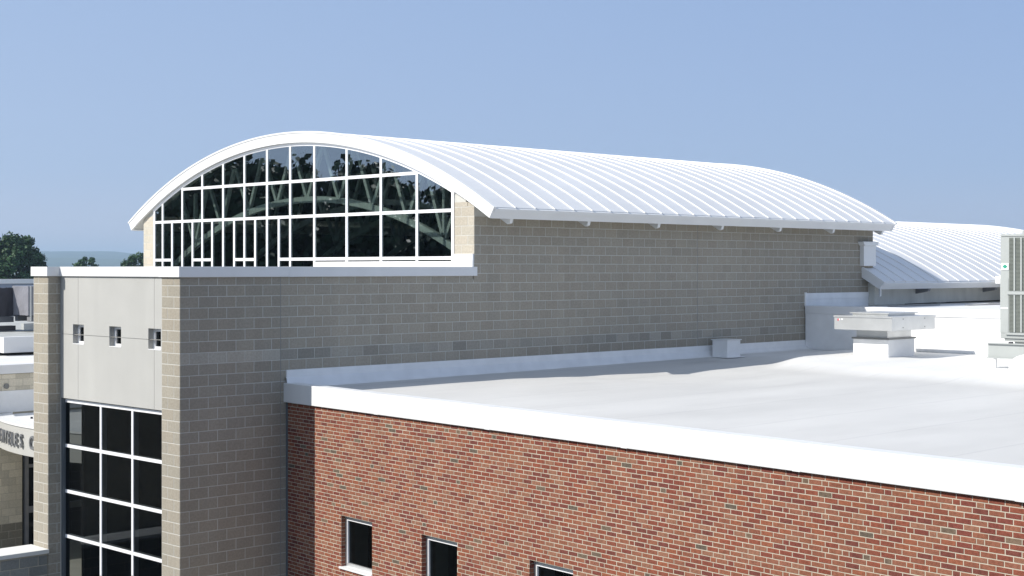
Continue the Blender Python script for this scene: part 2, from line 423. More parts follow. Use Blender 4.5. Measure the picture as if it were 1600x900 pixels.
# south wall courses
PRO = .006
c0, c1 = -30, 26
for n in range(c0, c1):
    z0 = n * BH; zc = z0 + BH / 2
    odd = n % 2
    x = 0.0
    edges = [0.0]
    first = BL / 2 if not odd else BL
    e = first
    while e < HALL_CTRL - .01: edges.append(e); e += BL
    edges.append(HALL_CTRL); e = HALL_CTRL + (BL / 2 if odd else BL)
    while e < 15.05: edges.append(e); e += BL
    edges.append(15.05); e = 15.05 + (BL if odd else BL / 2)
    while e < 23.15: edges.append(e); e += BL
    edges.append(23.2)
    for a, b_ in zip(edges[:-1], edges[1:]):
        if b_ - a < .06: continue
        xm = (a + b_) / 2
        top = z0 + BH
        if b_ > 7.336 > a and z0 > T_Z1 - .05: a = 7.336; xm = (a + b_) / 2
        lim = T_Z1 if xm < 7.336 else 5.47
        if z0 > lim - .05: continue
        if b_ - a < .05: continue
        if a > 2.45 and top < 2.0: continue                       # behind the brick wing
        if a > 19.8 and top < 3.2: continue
        H = min(top, lim) - z0 - BJ
        if H < .02: continue
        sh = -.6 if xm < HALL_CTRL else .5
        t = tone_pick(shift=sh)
        f = 1.0
        if n == 12:
            f = 1.20 if xm < HALL_CTRL else random.choice((1.08, 1.0, 1.04, .84, .95))
            t = (t[0] * f * .97, t[1] * f, t[2] * f * 1.04)
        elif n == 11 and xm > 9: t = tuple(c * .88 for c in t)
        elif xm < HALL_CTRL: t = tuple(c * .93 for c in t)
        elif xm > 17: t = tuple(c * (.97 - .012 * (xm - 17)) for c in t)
        t = tuple(round(c, 3) for c in t)
        zc = z0 + BJ / 2 + H / 2
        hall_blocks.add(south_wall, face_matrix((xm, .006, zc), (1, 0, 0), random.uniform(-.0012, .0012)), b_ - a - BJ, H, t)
# pier fronts (facade plane X=0, normal -X; along -Y so that outward is -X)
def strip(parent, x, ya, yb, zlo, zhi, start_full, x_along=False, lighten=1.0, zmax=None):
    for n in range(math.floor(zlo / BH + .001), math.ceil(zhi / BH)):
        z0 = n * BH; top = min(z0 + BH, zhi)
        wdt = abs(yb - ya); full = (n % 2 == 0) == start_full
        e = [0]; s_ = BL if full else BL / 2
        while s_ < wdt - .02: e.append(s_); s_ += BL
        e.append(wdt)
        for a, b_ in zip(e[:-1], e[1:]):
            if b_ - a < .05 or top - z0 < .04: continue
            ym = ya + (yb - ya) * ((a + b_) / 2) / wdt
            t = tuple(round(c * lighten, 3) for c in tone_pick())
            H = top - z0 - BJ; zc = z0 + BJ / 2 + H / 2
            yield n, a, b_, ym, zc, H, t
for ya, yb, sf in ((0, .604, True), (4.846, 5.456, False)):
    for n, a, b_, ym, zc, H, t in strip(pier_wall, 0, ya, yb, GZ, T_Z1, sf):
        hall_blocks.add(pier_wall, face_matrix((.006, ym, zc), (0, -1, 0), random.uniform(-.001, .001)), b_ - a - BJ, H, t)
# inner side of the left pier (faces -Y)
for n, a, b_, xm, zc, H, t in strip(pier_wall, 0, 0.0, .285, GZ, T_Z1, False):
    L_ = b_ - a - BJ
    hall_blocks.add(pier_wall, face_matrix((xm, 4.850, zc), (1, 0, 0)), L_, H, t)
# gable wall blocks either side of the arched window (X = 7.336)
gable_core = MB()
def gable_poly(y0, y1, zb):
    n = 10; return [(y0, zb), (y1, zb)] + [(y1 + (y0 - y1) * i / n, roof_z(y1 + (y0 - y1) * i / n, 13.655)) for i in range(n + 1)]
gable_core.prism(gable_poly(.262, .62, 3.9), 7.342, 7.56, 'x')
gable_core.prism(gable_poly(12.63, 13.18, GZ), 7.342, 7.56, 'x')
gable_core.box(7.39, 7.56, .62, 12.63, GZ, 3.97)
gable_wall = gable_core.build('gable_wall', M['mortar'], hall)
for (ya, yb, zb, sf) in ((0.0, .628, 22 * BH, True), (12.63, 13.18, 18 * BH, False)):
    for n, a, b_, ym, zc, H, t in strip(gable_wall, 0, ya, yb, zb, 5.60, sf):
        y_lo = ym - (b_ - a - BJ) / 2; y_hi = ym + (b_ - a - BJ) / 2
        z_lo = zc - H / 2; z_hi = zc + H / 2
        tl, th_ = roof_z(y_lo, 13.65) - .004, roof_z(y_hi, 13.65) - .004
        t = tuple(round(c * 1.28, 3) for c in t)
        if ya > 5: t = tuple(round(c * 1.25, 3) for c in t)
        if min(tl, th_) > z_hi:
            hall_blocks.add(gable_wall, face_matrix((7.342, ym, zc), (0, -1, 0)), b_ - a - BJ, H, t)
        elif max(tl, th_) > z_lo + .02:
            # local x runs along -Y
            L2 = (b_ - a - BJ) / 2
            za, zb_ = min(z_hi, max(z_lo + .005, th_)) - zc, min(z_hi, max(z_lo + .005, tl)) - zc
            pts = [(-L2, z_lo - zc), (L2, z_lo - zc), (L2, zb_), (-L2, za)]
            hall_blocks.add(gable_wall, face_matrix((7.342, ym, zc), (0, -1, 0)), b_ - a - BJ, H, t, pts)
hall_blocks.emit(300, 'block_courses')
# movement joints in the south wall
for xj, z1 in ((HALL_CTRL, T_Z1), (15.05, 5.45)):
    b = MB(); b.box(xj - .0055, xj + .0055, .001, .010, 2.25 if xj > 3 else GZ, z1); b.build('control_joint', M['sealant'], hall)
# hidden walls that close the volume
b = MB(); b.box(22.95, 23.19, .26, 13.0, GZ, 5.30); b.box(7.6, 23.19, 13.0, 13.18, GZ, 5.45)
b.prism([(.3, 5.3), (12.9, 5.3)] + [(12.9 - 12.6 * i / 16, roof_z(12.9 - 12.6 * i / 16, 13.64)) for i in range(17)], 22.96, 23.18, 'x')
b.build('back_wall', M['stucco'], hall)
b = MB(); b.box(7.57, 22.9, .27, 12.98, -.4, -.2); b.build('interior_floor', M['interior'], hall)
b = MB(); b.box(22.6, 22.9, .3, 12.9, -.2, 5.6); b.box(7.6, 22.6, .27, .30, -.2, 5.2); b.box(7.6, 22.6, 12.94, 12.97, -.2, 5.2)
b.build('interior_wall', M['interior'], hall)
b = MB(); b.arc(ROOF_CY, ROOF_CZ, 13.585, 13.64, -math.asin(6.3 / 13.6), math.asin(6.3 / 13.6), 7.60, 22.9, 30); b.build('dark_ceiling_layer', M['interior'], hall)  # dark layer added below the deck so the hall looks unlit

# --- barrel roof
A_END = math.asin(7.2 / ROOF_R)
X0, X1E = 7.236, 23.27
deck = MB(); deck.arc(ROOF_CY, ROOF_CZ, 13.66, 13.875, -A_END + .002, A_END - .002, X0 + .03, X1E - .03, 40); deck.smooth = False
roof = deck.build('roof', M['soffit'], hall)
seams = [7.30] + [7.93 + .6136 * k for k in range(25)] + [X1E - .03]
for a, b_ in zip(seams[:-1], seams[1:]):
    pb_ = MB(); pb_.arc(ROOF_CY, ROOF_CZ, 13.877, 13.895 + random.uniform(-.0015, .0015), -A_END, A_END, a + .004, b_ - .004, 36); pb_.build('roof_panel', M['roof_metal'], roof)
for a in seams:
    sb = MB(); sb.arc(ROOF_CY, ROOF_CZ, 13.88, 13.918, -A_END - .0008, A_END + .0008, a - .019, a + .019, 36); sb.build('seam', M['roof_metal'], roof)
for nm, x0, x1 in (('rake_fascia', X0, X0 + .045), ('rake_fascia', X1E - .045, X1E)):
    f = MB(); f.arc(ROOF_CY, ROOF_CZ, 13.655, 13.905, -A_END - .003, A_END + .003, x0, x1, 60); f.build(nm, M['white_metal'], roof)
    f = MB(); f.arc(ROOF_CY, ROOF_CZ, 13.885, 13.925, -A_END - .004, A_END + .004, x0 - .018, x1 + .03, 60); f.build('drip_edge', M['white_metal'], roof)
for sgn in (1, -1):
    f = MB()
    a_in, a_out = sgn * (A_END - .0015), sgn * (A_END + .0022)
    f.arc(ROOF_CY, ROOF_CZ, 13.64, 13.872, min(a_in, a_out), max(a_in, a_out), X0 + .046, X1E - .046, 1)
    f.build('eave_fascia', M['white_metal'], roof)
    f = MB(); a2, a3 = sgn * (A_END - .002), sgn * (A_END + .0042)
    f.arc(ROOF_CY, ROOF_CZ, 13.80, 13.885, min(a2, a3), max(a2, a3), X0 + .046, X1E - .046, 1); f.build('gutter_lip', M['white_metal'], roof)
# rafter ends under the eave
for k in range(7):
    xk = 7.97 + 2.487 * k
    b = MB(); b.prism([(-.01, roof_z(0, 13.64) - .002), (-.50, roof_z(-.5, 13.64) - .002), (-.47, roof_z(-.5, 13.64) - .11), (-.40, roof_z(-.5, 13.64) - .13), (-.01, roof_z(0, 13.64) - .20)], xk - .045, xk + .045, 'x')
    b.build('rafter_end', M['white_metal'], roof)

# --- trusses inside the hall
TC, TR = -6.0, 11.875
for k in range(5):
    xk = 7.98 + 2.46 * k
    b = MB()
    a_lim = math.asin(6.25 / TR)
    b.arc(6.59, TC, TR - .075, TR + .075, -a_lim, a_lim, xk - .06, xk + .06, 40)
    b.arc(6.59, TC + .05, 13.15, 13.29, -math.asin(6.2 / 13.2), math.asin(6.2 / 13.2), xk - .06, xk + .06, 40)
    nodes = [-5.6 + 1.244 * i for i in range(10)]
    for i in range(9):
        yl = (nodes[i] + nodes[i + 1]) / 2
        lo = lambda y: TC + math.sqrt(TR ** 2 - y * y); hi = lambda y: TC + .05 + math.sqrt(13.2 ** 2 - y * y)
        b.beam((xk, 6.59 + nodes[i], hi(nodes[i])), (xk, 6.59 + yl, lo(yl)), .085, .085)
        b.beam((xk, 6.59 + nodes[i + 1], hi(nodes[i + 1])), (xk, 6.59 + yl, lo(yl)), .085, .085)
    for yy in (-4.98, 4.98): b.beam((xk, 6.59 + yy, lo(yy)), (xk, 6.59 + yy, hi(yy)), .085, .085)
    b.build('truss', M['green_steel'], hall)

# --- arched gable window
FX0, FX1, GX = 7.312, 7.37, 7.328
gw = MB(); gw.arc(ROOF_CY, ROOF_CZ, 13.575, 13.652, -math.asin((12.64 - ROOF_CY) / 13.6), math.asin((ROOF_CY - .60) / 13.6), FX0, FX1, 50)
gable_window = gw.build('gable_window', M['frame'], hall)
BW = .072
def bar(y0, y1, z0, z1, name='mullion', parent=gable_window, x0=FX0 + .004, x1=FX1 - .004, m='frame'):
    b = MB(); b.box(x0, x1, y0, y1, z0, z1); return b.build(name, M[m], parent)
cols = [12.592, 12.179, 11.211, 10.261, 9.304, 8.361, 7.397, 6.445, 5.491, 4.267, 3.039, 1.812, .656]
low_extra = [11.711, 10.72, 9.802, 8.81, 7.897, 6.909]
Z_MID, Z_UP, Z_LOW, Z_SILL = 5.427, 6.285, 4.395, 3.99
arch_top = lambda y: roof_z(y, 13.60)
for i, y in enumerate(cols):
    bar(y - BW / 2, y + BW / 2, Z_SILL, arch_top(y) - .003)
for y in low_extra: bar(y - BW / 2, y + BW / 2, Z_SILL, Z_MID - BW / 2 - .001)
def hbar(za, zb, ycols, name='transom'):
    for ya, yb in zip(ycols[:-1], ycols[1:]):
        bar(yb + BW / 2 + .001, ya - BW / 2 - .001, za, zb, name, x0=FX0 + .007, x1=FX1 - .007)
allc = sorted(cols + low_extra, reverse=True)
hbar(Z_MID - BW / 2, Z_MID + BW / 2, cols)
hbar(Z_UP - BW / 2, Z_UP + BW / 2, [c for c in cols if arch_top(c) > Z_UP + .02] )
# low transom only in the narrow lights, and all along the right part
narrow = [(12.592, 12.179), (12.179, 11.711), (10.72, 10.261), (10.261, 9.802), (8.81, 8.361), (8.361, 7.897), (6.909, 6.445), (6.445, 5.491),
          (5.491, 4.267), (4.267, 3.039), (3.039, 1.812), (1.812, .656)]
for ya, yb in narrow: bar(yb + BW / 2 + .001, ya - BW / 2 - .001, Z_LOW - .036, Z_LOW + .036, 'transom', x0=FX0 + .007, x1=FX1 - .007)
def pane(y0, y1, z0, z1, arch=False):
    b = MB(); x0, x1 = GX, GX + .012
    tilt = random.uniform(-.0016, .0016); tilt2 = random.uniform(-.0012, .0012)
    if arch:
        n = 6; top = [(y1 + (y0 - y1) * i / n, max(z0 + .004, arch_top(y1 + (y0 - y1) * i / n) - .01)) for i in range(n + 1)]
        poly = [(y0, z0), (y1, z0)] + top
    else: poly = [(y0, z0), (y1, z0), (y1, z1), (y0, z1)]
    vs = [(x0 + tilt * (p[0] - y0) / .5 + tilt2 * (p[1] - z0), p[0], p[1]) for p in poly]
    b.add(vs, [tuple(range(len(poly)))])
    b.build('pane', M['glass'], gable_window)
for ya, yb in zip(cols[:-1], cols[1:]):
    y0, y1 = yb + .03, ya - .03; zt = min(arch_top(y0), arch_top(y1))
    if zt > Z_UP + .08: pane(y0, y1, Z_MID + .03, Z_UP - .03); pane(y0, y1, Z_UP + .03, 0, True)
    elif max(arch_top(y0), arch_top(y1)) > Z_UP + .03:
        pane(y0, y1, Z_MID + .03, 0, True)
    else: pane(y0, y1, Z_MID + .03, 0, True)
for ya, yb in zip(allc[:-1], allc[1:]):
    y0, y1 = yb + .03, ya - .03
    if (ya, yb) in narrow:
        pane(y0, y1, Z_LOW + .03, Z_MID - .03)
        pane(y0, y1, Z_SILL, Z_LOW - .03)
    else: pane(y0, y1, Z_SILL, Z_MID - .03)
# base flashing on the gable above the tower roof
b = MB(); b.box(7.285, 7.335, .006, 5.44, 3.93, 4.328); b.box(7.288, 7.336, .004, .618, 4.329, 4.482); b.build('base_flashing', M['coping'], hall)
b = MB(); b.box(7.36, 7.41, .60, 5.47, 4.329, 4.345); b.build('sill_gap', M['dark_gap'], hall)

# --- tower roof, coping
b = MB(); b.prism([(.56, .26), (7.285, .26), (7.285, 5.4), (.56, 5.4)], 3.88, 3.94, 'z'); b.build('tower_roof', M['flash'], hall)
ring = [(7.392, -.042), (7.392, .24), (.52, .24), (.52, 5.50), (-.042, 5.50), (-.042, 4.802), (.243, 4.802), (.243, .648), (-.042, .648), (-.042, -.042)]
b = MB(); b.prism(ring, 4.012, 4.204, 'z'); o = b.build('coping', M['coping'], hall, bevel=.006)
for xs in (2.47, 4.93):                                           # butt joints in the coping
    b = MB(); b.box(xs - .05, xs + .05, -.0445, .2, 4.010, 4.2055); b.build('coping_splice', M['coping'], hall)

# --- stucco panels with three small square windows
PX = .285
wins = [(3.912, 4.346), (2.491, 2.929), (1.076, 1.514)]
WZ0, WZ1 = 2.645, 3.046
def panel(y0, y1, z0, z1):
    b = MB(); ys = sorted(set([y0, y1] + [max(y0, min(y1, v)) for wn_ in wins for v in wn_])); zs = sorted(set([z0, z1] + [max(z0, min(z1, v)) for v in (WZ0, WZ1)]))
    for a, c in zip(ys[:-1], ys[1:]):
        for p, q in zip(zs[:-1], zs[1:]):
            ym, zm = (a + c) / 2, (p + q) / 2
            if c - a < .001 or q - p < .001: continue
            if any(wa < ym < wb for wa, wb in wins) and WZ0 < zm < WZ1: continue
            b.box(PX, PX + .20, a, c, p, q)
    b.build('stucco_panel', M['panel'], hall)
J = .0042
for ya, yb in ((.606, 1.307 - J), (1.307 + J, 4.138 - J), (4.138 + J, 4.844)):
    panel(ya, yb, 1.535, 2.838 - J); panel(ya, yb, 2.838 + J, 4.010)
b = MB(); b.box(PX + .022, PX + .08, .61, 4.84, 2.838 - J, 2.838 + J)
for yj in (1.307, 4.138): b.box(PX + .022, PX + .08, yj - J, yj + J, 1.54, WZ0); b.box(PX + .022, PX + .08, yj - J, yj + J, WZ1, 4.0)
b.build('panel_joint', M['sealant'], hall)
for wa, wb in wins:
    b = MB(); x0, x1 = PX + .11, PX + .19; f_ = .06
    b.box(x0, x1, wa, wa + f_, WZ0, WZ1); b.box(x0, x1, wb - f_, wb, WZ0, WZ1)
    b.box(x0 + .002, x1, wa + f_, wb - f_, WZ0, WZ0 + f_); b.box(x0 + .002, x1, wa + f_, wb - f_, WZ1 - f_, WZ1)
    sw = b.build('small_window', M['frame'], hall)
    b = MB(); b.add([(x0 + .03, wa + .05, WZ0 + .05), (x0 + .03, wb - .05, WZ0 + .05), (x0 + .03, wb - .05, WZ1 - .05), (x0 + .03, wa + .05, WZ1 - .05)], [(0, 1, 2, 3)])
    b.build('pane', M['dglass'], sw)
    b = MB(); b.box(PX - .004, PX + .11, wa + .002, wb - .002, WZ0 + .001, WZ0 + .016); b.build('sill', M['white_metal'], sw)
# tower interior: dark room behind the windows
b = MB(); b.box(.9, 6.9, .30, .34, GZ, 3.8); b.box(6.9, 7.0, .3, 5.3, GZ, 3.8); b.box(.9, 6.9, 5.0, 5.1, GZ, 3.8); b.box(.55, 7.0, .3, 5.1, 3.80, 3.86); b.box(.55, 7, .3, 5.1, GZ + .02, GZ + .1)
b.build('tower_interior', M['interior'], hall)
b = MB(); b.box(.62, 3.2, 4.25, 4.45, -1.45, -1.28); b.build('stair_stringer', M['panel'], hall)

# --- tower curtain wall
CX0, CX1 = .35, .47
cw = MB(); cw.box(CX0, CX1, 4.812, 4.846, GZ, 1.520); cw.box(CX0 + .001, CX1, .61, .66, GZ, 1.520)
curtain = cw.build('curtain_wall', M['jamb'], hall)
b = MB(); b.box(.30, .36, 4.775, 4.846, GZ, 1.53); b.build('jamb_cover', M['jamb'], curtain)
ccol = [4.775, 3.37, 2.189, 1.02]; crow = [1.476, .561, -.366, -1.281, -2.20, -3.115, -4.03, -4.95]
for y in ccol[1:]: bar(y - .033, y + .033, GZ, 1.510, 'mullion', curtain, CX0 - .002, CX1)
for z in crow:
    yy = [4.775 + .033] + ccol[1:] + [.63]
    for a, c in zip(yy[:-1], yy[1:]): bar(c + .034, a - .034, z - .033, z + .033, 'transom', curtain, CX0 + .001, CX1 - .002)
for za, zb in zip(crow[:-1], crow[1:]):
    yy = [4.775 + .033] + ccol[1:] + [.63]
    for a, c in zip(yy[:-1], yy[1:]):
        b = MB(); t1, t2 = random.uniform(-.002, .002), random.uniform(-.002, .002)
        b.add([(.366, c + .03, zb + .03), (.366 + t1, a - .03, zb + .03), (.366 + t1 + t2, a - .03, za - .03), (.366 + t2, c + .03, za - .03)], [(0, 1, 2, 3)])
        b.build('pane', M['dglass'], curtain)

# ================================================================== BRICK WING
BO = Vector((2.363, 0, 0)); BD = Vector((-.0939, -.9956, 0)).normalized(); BN = Vector((-BD.y, BD.x, 0))
brick_building = thing('brick_wing', 'red brick wing with deep white coping and flat white membrane roof', 'building', (11.0, -10.0, GZ))
ang = math.atan2(BD.y, BD.x)
BM = Matrix.Translation(BO) @ Matrix.Rotation(ang, 4, 'Z')       # local x = along wall, y = inward, z up
def Bx(L, n, z): return BM @ Vector((L, n, z))
LEN = 19.5; BZT = 1.627
bwin = [(1.878, 2.849), (4.299, 5.261), (7.049, 8.027)]
RH = .2032 / 3
WTOP = BZT - 28 * RH; WBOT = BZT - 42 * RH
wb_ = MB()
zr = [(GZ, WBOT), (WBOT, WTOP), (WTOP, BZT)]
def bbox(b, L0, L1, n0, n1, z0, z1, tone=None):
    vs = [BM @ Vector(p) for p in ((L0, n0, z0), (L1, n0, z0), (L1, n1, z0), (L0, n1, z0), (L0, n0, z1), (L1, n0, z1), (L1, n1, z1), (L0, n1, z1))]
    b.add(vs, [(0, 3, 2, 1), (4, 5, 6, 7), (0, 1, 5, 4), (1, 2, 6, 5), (2, 3, 7, 6), (3, 0, 4, 7)], tone)
bbox(wb_, .05, LEN, .007, .30, GZ, WBOT); bbox(wb_, .05, LEN, .007, .30, WTOP, BZT)
prev = .05
for a, c in bwin: bbox(wb_, prev, a, .007, .30, WBOT, WTOP); prev = c
bbox(wb_, prev, LEN, .007, .30, WBOT, WTOP)
brick_wall = wb_.build('wall', M['bmortar'], brick_building)
BCOL = [tuple(c) for c in []] + [(.300, .092, .062), (.262, .078, .056), (.330, .112, .070), (.232, .068, .055), (.320, .125, .085), (.285, .105, .072), (.315, .125, .088), (.205, .066, .055), (.270, .085, .060), (.330, .150, .105), (.310, .118, .078)]
BODD = [(.160, .118, .085), (.130, .102, .078), (.190, .130, .090)]
bricks = Masonry('brick', M['brick'], .010)
def brick_tone(header=False):
    if random.random() < (.10 if header else .022): return random.choice(BODD)
    c = random.choice(BCOL); return (c[0] * .86, c[1] * .90, c[2] * .83)
JB = .0098
row = 0
while True:
    zt = BZT - row * RH; zb = zt - RH
    if zb < -3.6: break
    if row % 6 == 1:
        e = []; x = .2554 - .3048 - .2032 + .0; 
        while x < LEN: e.append((x, x + .1016, True)); e.append((x + .1016, x + .3048, False)); x += .3048
    else:
        ph = row % 6; off = {0: 0, 2: 0, 3: .1, 4: -.010, 5: .092}[ph]
        e = []; x = off - .2032
        while x < LEN: e.append((x, x + .2032, False)); x += .2032
    for a, c, hd in e:
        segs = [(max(a, .055), min(c, LEN))]
        if zb > WBOT - .01 and zt < WTOP + .01:
            for wa, wc in bwin:
                ns = []
                for p, q in segs:
                    if q <= wa or p >= wc: ns.append((p, q)); continue
                    if p < wa: ns.append((p, wa + JB / 2))
                    if q > wc: ns.append((wc - JB / 2, q))
                segs = ns
        for p, q in segs:
            if q - p < .03: continue
            wm = BM @ Matrix.Translation(((p + q) / 2, .007 + random.uniform(-.0012, .0012), (zt + zb) / 2)) @ Matrix.Rotation(random.gauss(0, .0035), 4, 'Y')
            # skip those outside the picture by a wide margin
            q_ = px(wm.translation)
            if q_[1] > 960 or q_[0] > 1700: continue
            bricks.add(brick_wall, wm, round(q - p - JB, 3), round(RH - JB, 4), brick_tone(hd))
    row += 1
bricks.emit(300, 'brick_courses')
# reveals: left jamb of each window is lined with brick ends
rev = MB()
for wa, wc in bwin:
    for r_ in range(28, 42):
        zt = BZT - r_ * RH; t = brick_tone()
        n1 = .10 if r_ % 2 else .092
        for (L0, L1) in ((wa - .006, wa + .004), (wc - .004, wc + .006)): bbox(rev, L0, L1, .012, n1, zt - RH + JB / 2, zt - JB / 2, t)
o = rev.build('reveal_bricks', M['brick'], brick_wall); o['kind'] = 'stuff'
for wa, wc in bwin:
    b = MB(); n0, n1, f_ = .10, .17, .06
    bbox(b, wa + .004, wa + f_, n0, n1, WBOT + .03, WTOP); bbox(b, wc - f_, wc - .004, n0, n1, WBOT + .03, WTOP)
    bbox(b, wa + f_, wc - f_, n0 + .001, n1, WTOP - .075, WTOP - .001); bbox(b, wa + f_, wc - f_, n0 + .001, n1, WBOT + .03, WBOT + .09)
    bw = b.build('window', M['galv'], brick_wall)
    b = MB(); bbox(b, wa + f_, wa + f_ + .014, n0 - .006, n0 + .03, WBOT + .09, WTOP - .076); bbox(b, wa + f_ + .014, wc - f_, n0 - .006, n0 + .03, WTOP - .09, WTOP - .076)
    b.build('glazing_bead', M['frame'], bw)
    b = MB(); b.add([BM @ Vector(p) for p in ((wa + f_, .14, WBOT + .08), (wc - f_, .14, WBOT + .08), (wc - f_, .14, WTOP - .07), (wa + f_, .14, WTOP - .07))], [(0, 1, 2, 3)])
    b.build('pane', M['dglass'], bw)
    b = MB(); bbox(b, wa - .03, wc + .03, -.03, .11, WBOT - .004, WBOT + .032); b.build('sill', M['white_metal'], bw)
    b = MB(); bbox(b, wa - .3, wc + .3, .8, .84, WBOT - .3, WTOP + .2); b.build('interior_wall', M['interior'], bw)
# coping, painted shadow line, corner angle, weep
b = MB(); bbox(b, -.005, LEN, .004, .28, BZT - .001, 1.655); b.build('painted_shadow_line', M['dark_gap'], brick_building)  # dark strip paints the shadow line beneath the coping
b = MB(); bbox(b, -.02, LEN, -.055, .20, 1.637, 2.0); b.build('coping', M['coping'], brick_building, bevel=.008)
for k, L_ in enumerate((3.05, 6.1, 9.15, 12.2, 15.25)):
    b = MB(); bbox(b, L_ - .06, L_ + .06, -.0565, .15, 1.636, 2.0012); b.build('coping_splice', M['coping'], brick_building)
b = MB(); bbox(b, -.01, .055, -.005, .02, GZ, 1.634); b.build('corner_angle', M['jamb'], brick_building)
# flat roof membrane
def roof_h(x, y):
    P = [(0, 1.880), (3, 1.885), (7, 1.893), (8.4, 1.865), (9.6, 1.828), (11, 1.842), (12.6, 1.90), (14.4, 1.93), (20, 1.95)]
    zz = P[-1][1]
    for (xa, za), (xb_, zb_) in zip(P[:-1], P[1:]):
        if xa <= x < xb_: q = (x - xa) / (xb_ - xa); q = q * q * (3 - 2 * q); zz = za + (zb_ - za) * q; break
    far = max(0, min(1, (-y - 2.6) / 4)); z = zz * (1 - far) + (1.868 + .003 * x) * far 
    z += max(0, 1.942 + .005 * (x - 10) - z) * max(0, min(1, 1 + (y + .15) / 1.0)) ** 1.3
    edge = 13.2 + .20 * (y + 3.5) - (1.6 * max(0, min(1, (y + 3.3) / 1.2)) * -1.0)
    t = max(0, min(1, (x - edge) / 1.5)); t = t * t * (3 - 2 * t)
    z += .115 * t * max(.15, min(1, (-y - .5) / 1.2))
    return z, t
b = MB(); nx, ny = 90, 100; vs = []; cl = []
for j in range(ny + 1):
    y = -.03 - (22.0) * (j / ny) ** 1.15; xb = BO.x + BD.x * (-y / -BD.y * -1) if False else BO.x + BD.x * (y / BD.y) + .14
    for i in range(nx + 1):
        x = xb + (19.72 - xb) * i / nx; z, t = roof_h(x, y)
        z += .006 * noise.noise(Vector((x * .7, y * .7, 0)))
        vs.append((x, y, z)); cl.append(t)
fs = [(j * (nx + 1) + i, j * (nx + 1) + i + 1, (j + 1) * (nx + 1) + i + 1, (j + 1) * (nx + 1) + i) for j in range(ny) for i in range(nx)]
b.add(vs, fs); b.smooth = True
o = b.build('roof_membrane', M['membrane'], brick_building)
for f_ in o.data.polygons:
    pass
at = o.data.attributes.new('clean', 'FLOAT', 'POINT')
for i, t in enumerate(cl): at.data[i].value = t
b = MB(); b.prism([(2.37, -.3), (19.7, -.3), (19.7, -22), (.4, -22)], .9, 1.2, 'z'); b.build('roof_deck', M['stucco'], brick_building)
# flashing along the foot of the block wall
b = MB(); b.box(2.36, 19.735, -.028, .005, 2.10, 2.243); b.build('counter_flashing', M['flash'], brick_building, bevel=.004)
vs = []; nseg = 70
for i in range(nseg + 1):
    x = 2.34 + (19.73 - 2.34) * i / nseg; wv = .012 * noise.noise(Vector((x * 1.3, 5, 0)))
    vs += [(x, -.012, 2.105), (x, -.045 + wv, 2.095 + wv * .3), (x, -.07 + wv, roof_h(x, -.3)[0] + .05), (x, -.20 + wv, roof_h(x, -.3)[0] + .005)]
b = MB(); b.smooth = True; b.add(vs, [(i * 4 + k, i * 4 + 4 + k, i * 4 + 5 + k, i * 4 + 1 + k) for i in range(nseg) for k in range(3)]); b.build('base_flashing', M['flash'], brick_building)
# sealant bands, scraps of strip on the roof
b = MB()
for (x0, x1, yy) in ((3.4, 5.6, -.62), (13.2, 14.6, -.95)): 
    z = roof_h((x0 + x1) / 2, yy)[0]
    for k in range(6):
        xa = x0 + (x1 - x0) * k / 6; xb2 = x0 + (x1 - x0) * (k + 1) / 6
        b.add([(xa, yy + .02 * math.sin(k * 2.1), z + .012), (xb2, yy + .02 * math.sin(k * 2.1 + 2.1), z + .012), (xb2, yy - .03 + .02 * math.sin(k * 2.1 + 2.1), z + .012), (xa, yy - .03 + .02 * math.sin(k * 2.1), z + .012)], [(0, 1, 2, 3)])
b.build('lap_sealant', M['gravel'], brick_building)

# ================================================================== UPPER FLAT-ROOFED ANNEX
annex = thing('annex_building', 'white membrane-faced parapet block with higher flat roof right of the block wall', 'building', (30, -8, GZ))
b = MB(); b.box(19.737, 20.1, -24, -.03, GZ, 3.10); b.build('parapet_wall', M['flash'], annex)
b = MB(); b.box(19.715, 20.16, -24, -.032, 2.952, 3.16); b.build('coping', M['coping'], annex, bevel=.006)
b = MB(); b.add([(20.1, -24, 3.11), (60, -24, 3.11), (60, -.02, 3.11), (20.1, -.02, 3.11)], [(0, 1, 2, 3)]); o = b.build('roof_membrane', M['membrane'], annex)
at = o.data.attributes.new('clean', 'FLOAT', 'POINT'); [setattr(d, 'value', .9) for d in at.data]
b = MB(); b.box(19.76, 22.925, -.03, .004, 3.335, 3.50); b.build('counter_flashing', M['flash'], annex, bevel=.004)
b = MB(); b.box(19.76, 22.925, -.016, .003, 3.11, 3.336); b.build('base_flashing', M['flash'], annex)
b = MB(); b.box(19.735, 19.80, -.034, .004, 3.161, 3.52); b.build('flashing_end', M['flash'], annex)
for (xa, ya, xb2, yb2) in ((25.0, -1.9, 27.4, -2.1), (27.6, -1.2, 31.5, -1.5), (22.2, -1.1, 24.6, -1.25)):
    b = MB(); d = Vector((xb2 - xa, yb2 - ya, 0)); n_ = Vector((-d.y, d.x, 0)).normalized() * .06
    b.add([Vector((xa, ya, 3.116)) - n_, Vector((xb2, yb2, 3.116)) - n_, Vector((xb2, yb2, 3.116)) + n_, Vector((xa, ya, 3.116)) + n_,
           Vector((xa, ya, 3.135)) - n_, Vector((xb2, yb2, 3.135)) - n_, Vector((xb2, yb2, 3.135)) + n_, Vector((xa, ya, 3.135)) + n_],
          [(4, 5, 6, 7), (0, 1, 5, 4), (1, 2, 6, 5), (2, 3, 7, 6), (3, 0, 4, 7)]); b.build('membrane_strip', M['grey_steel'], annex)

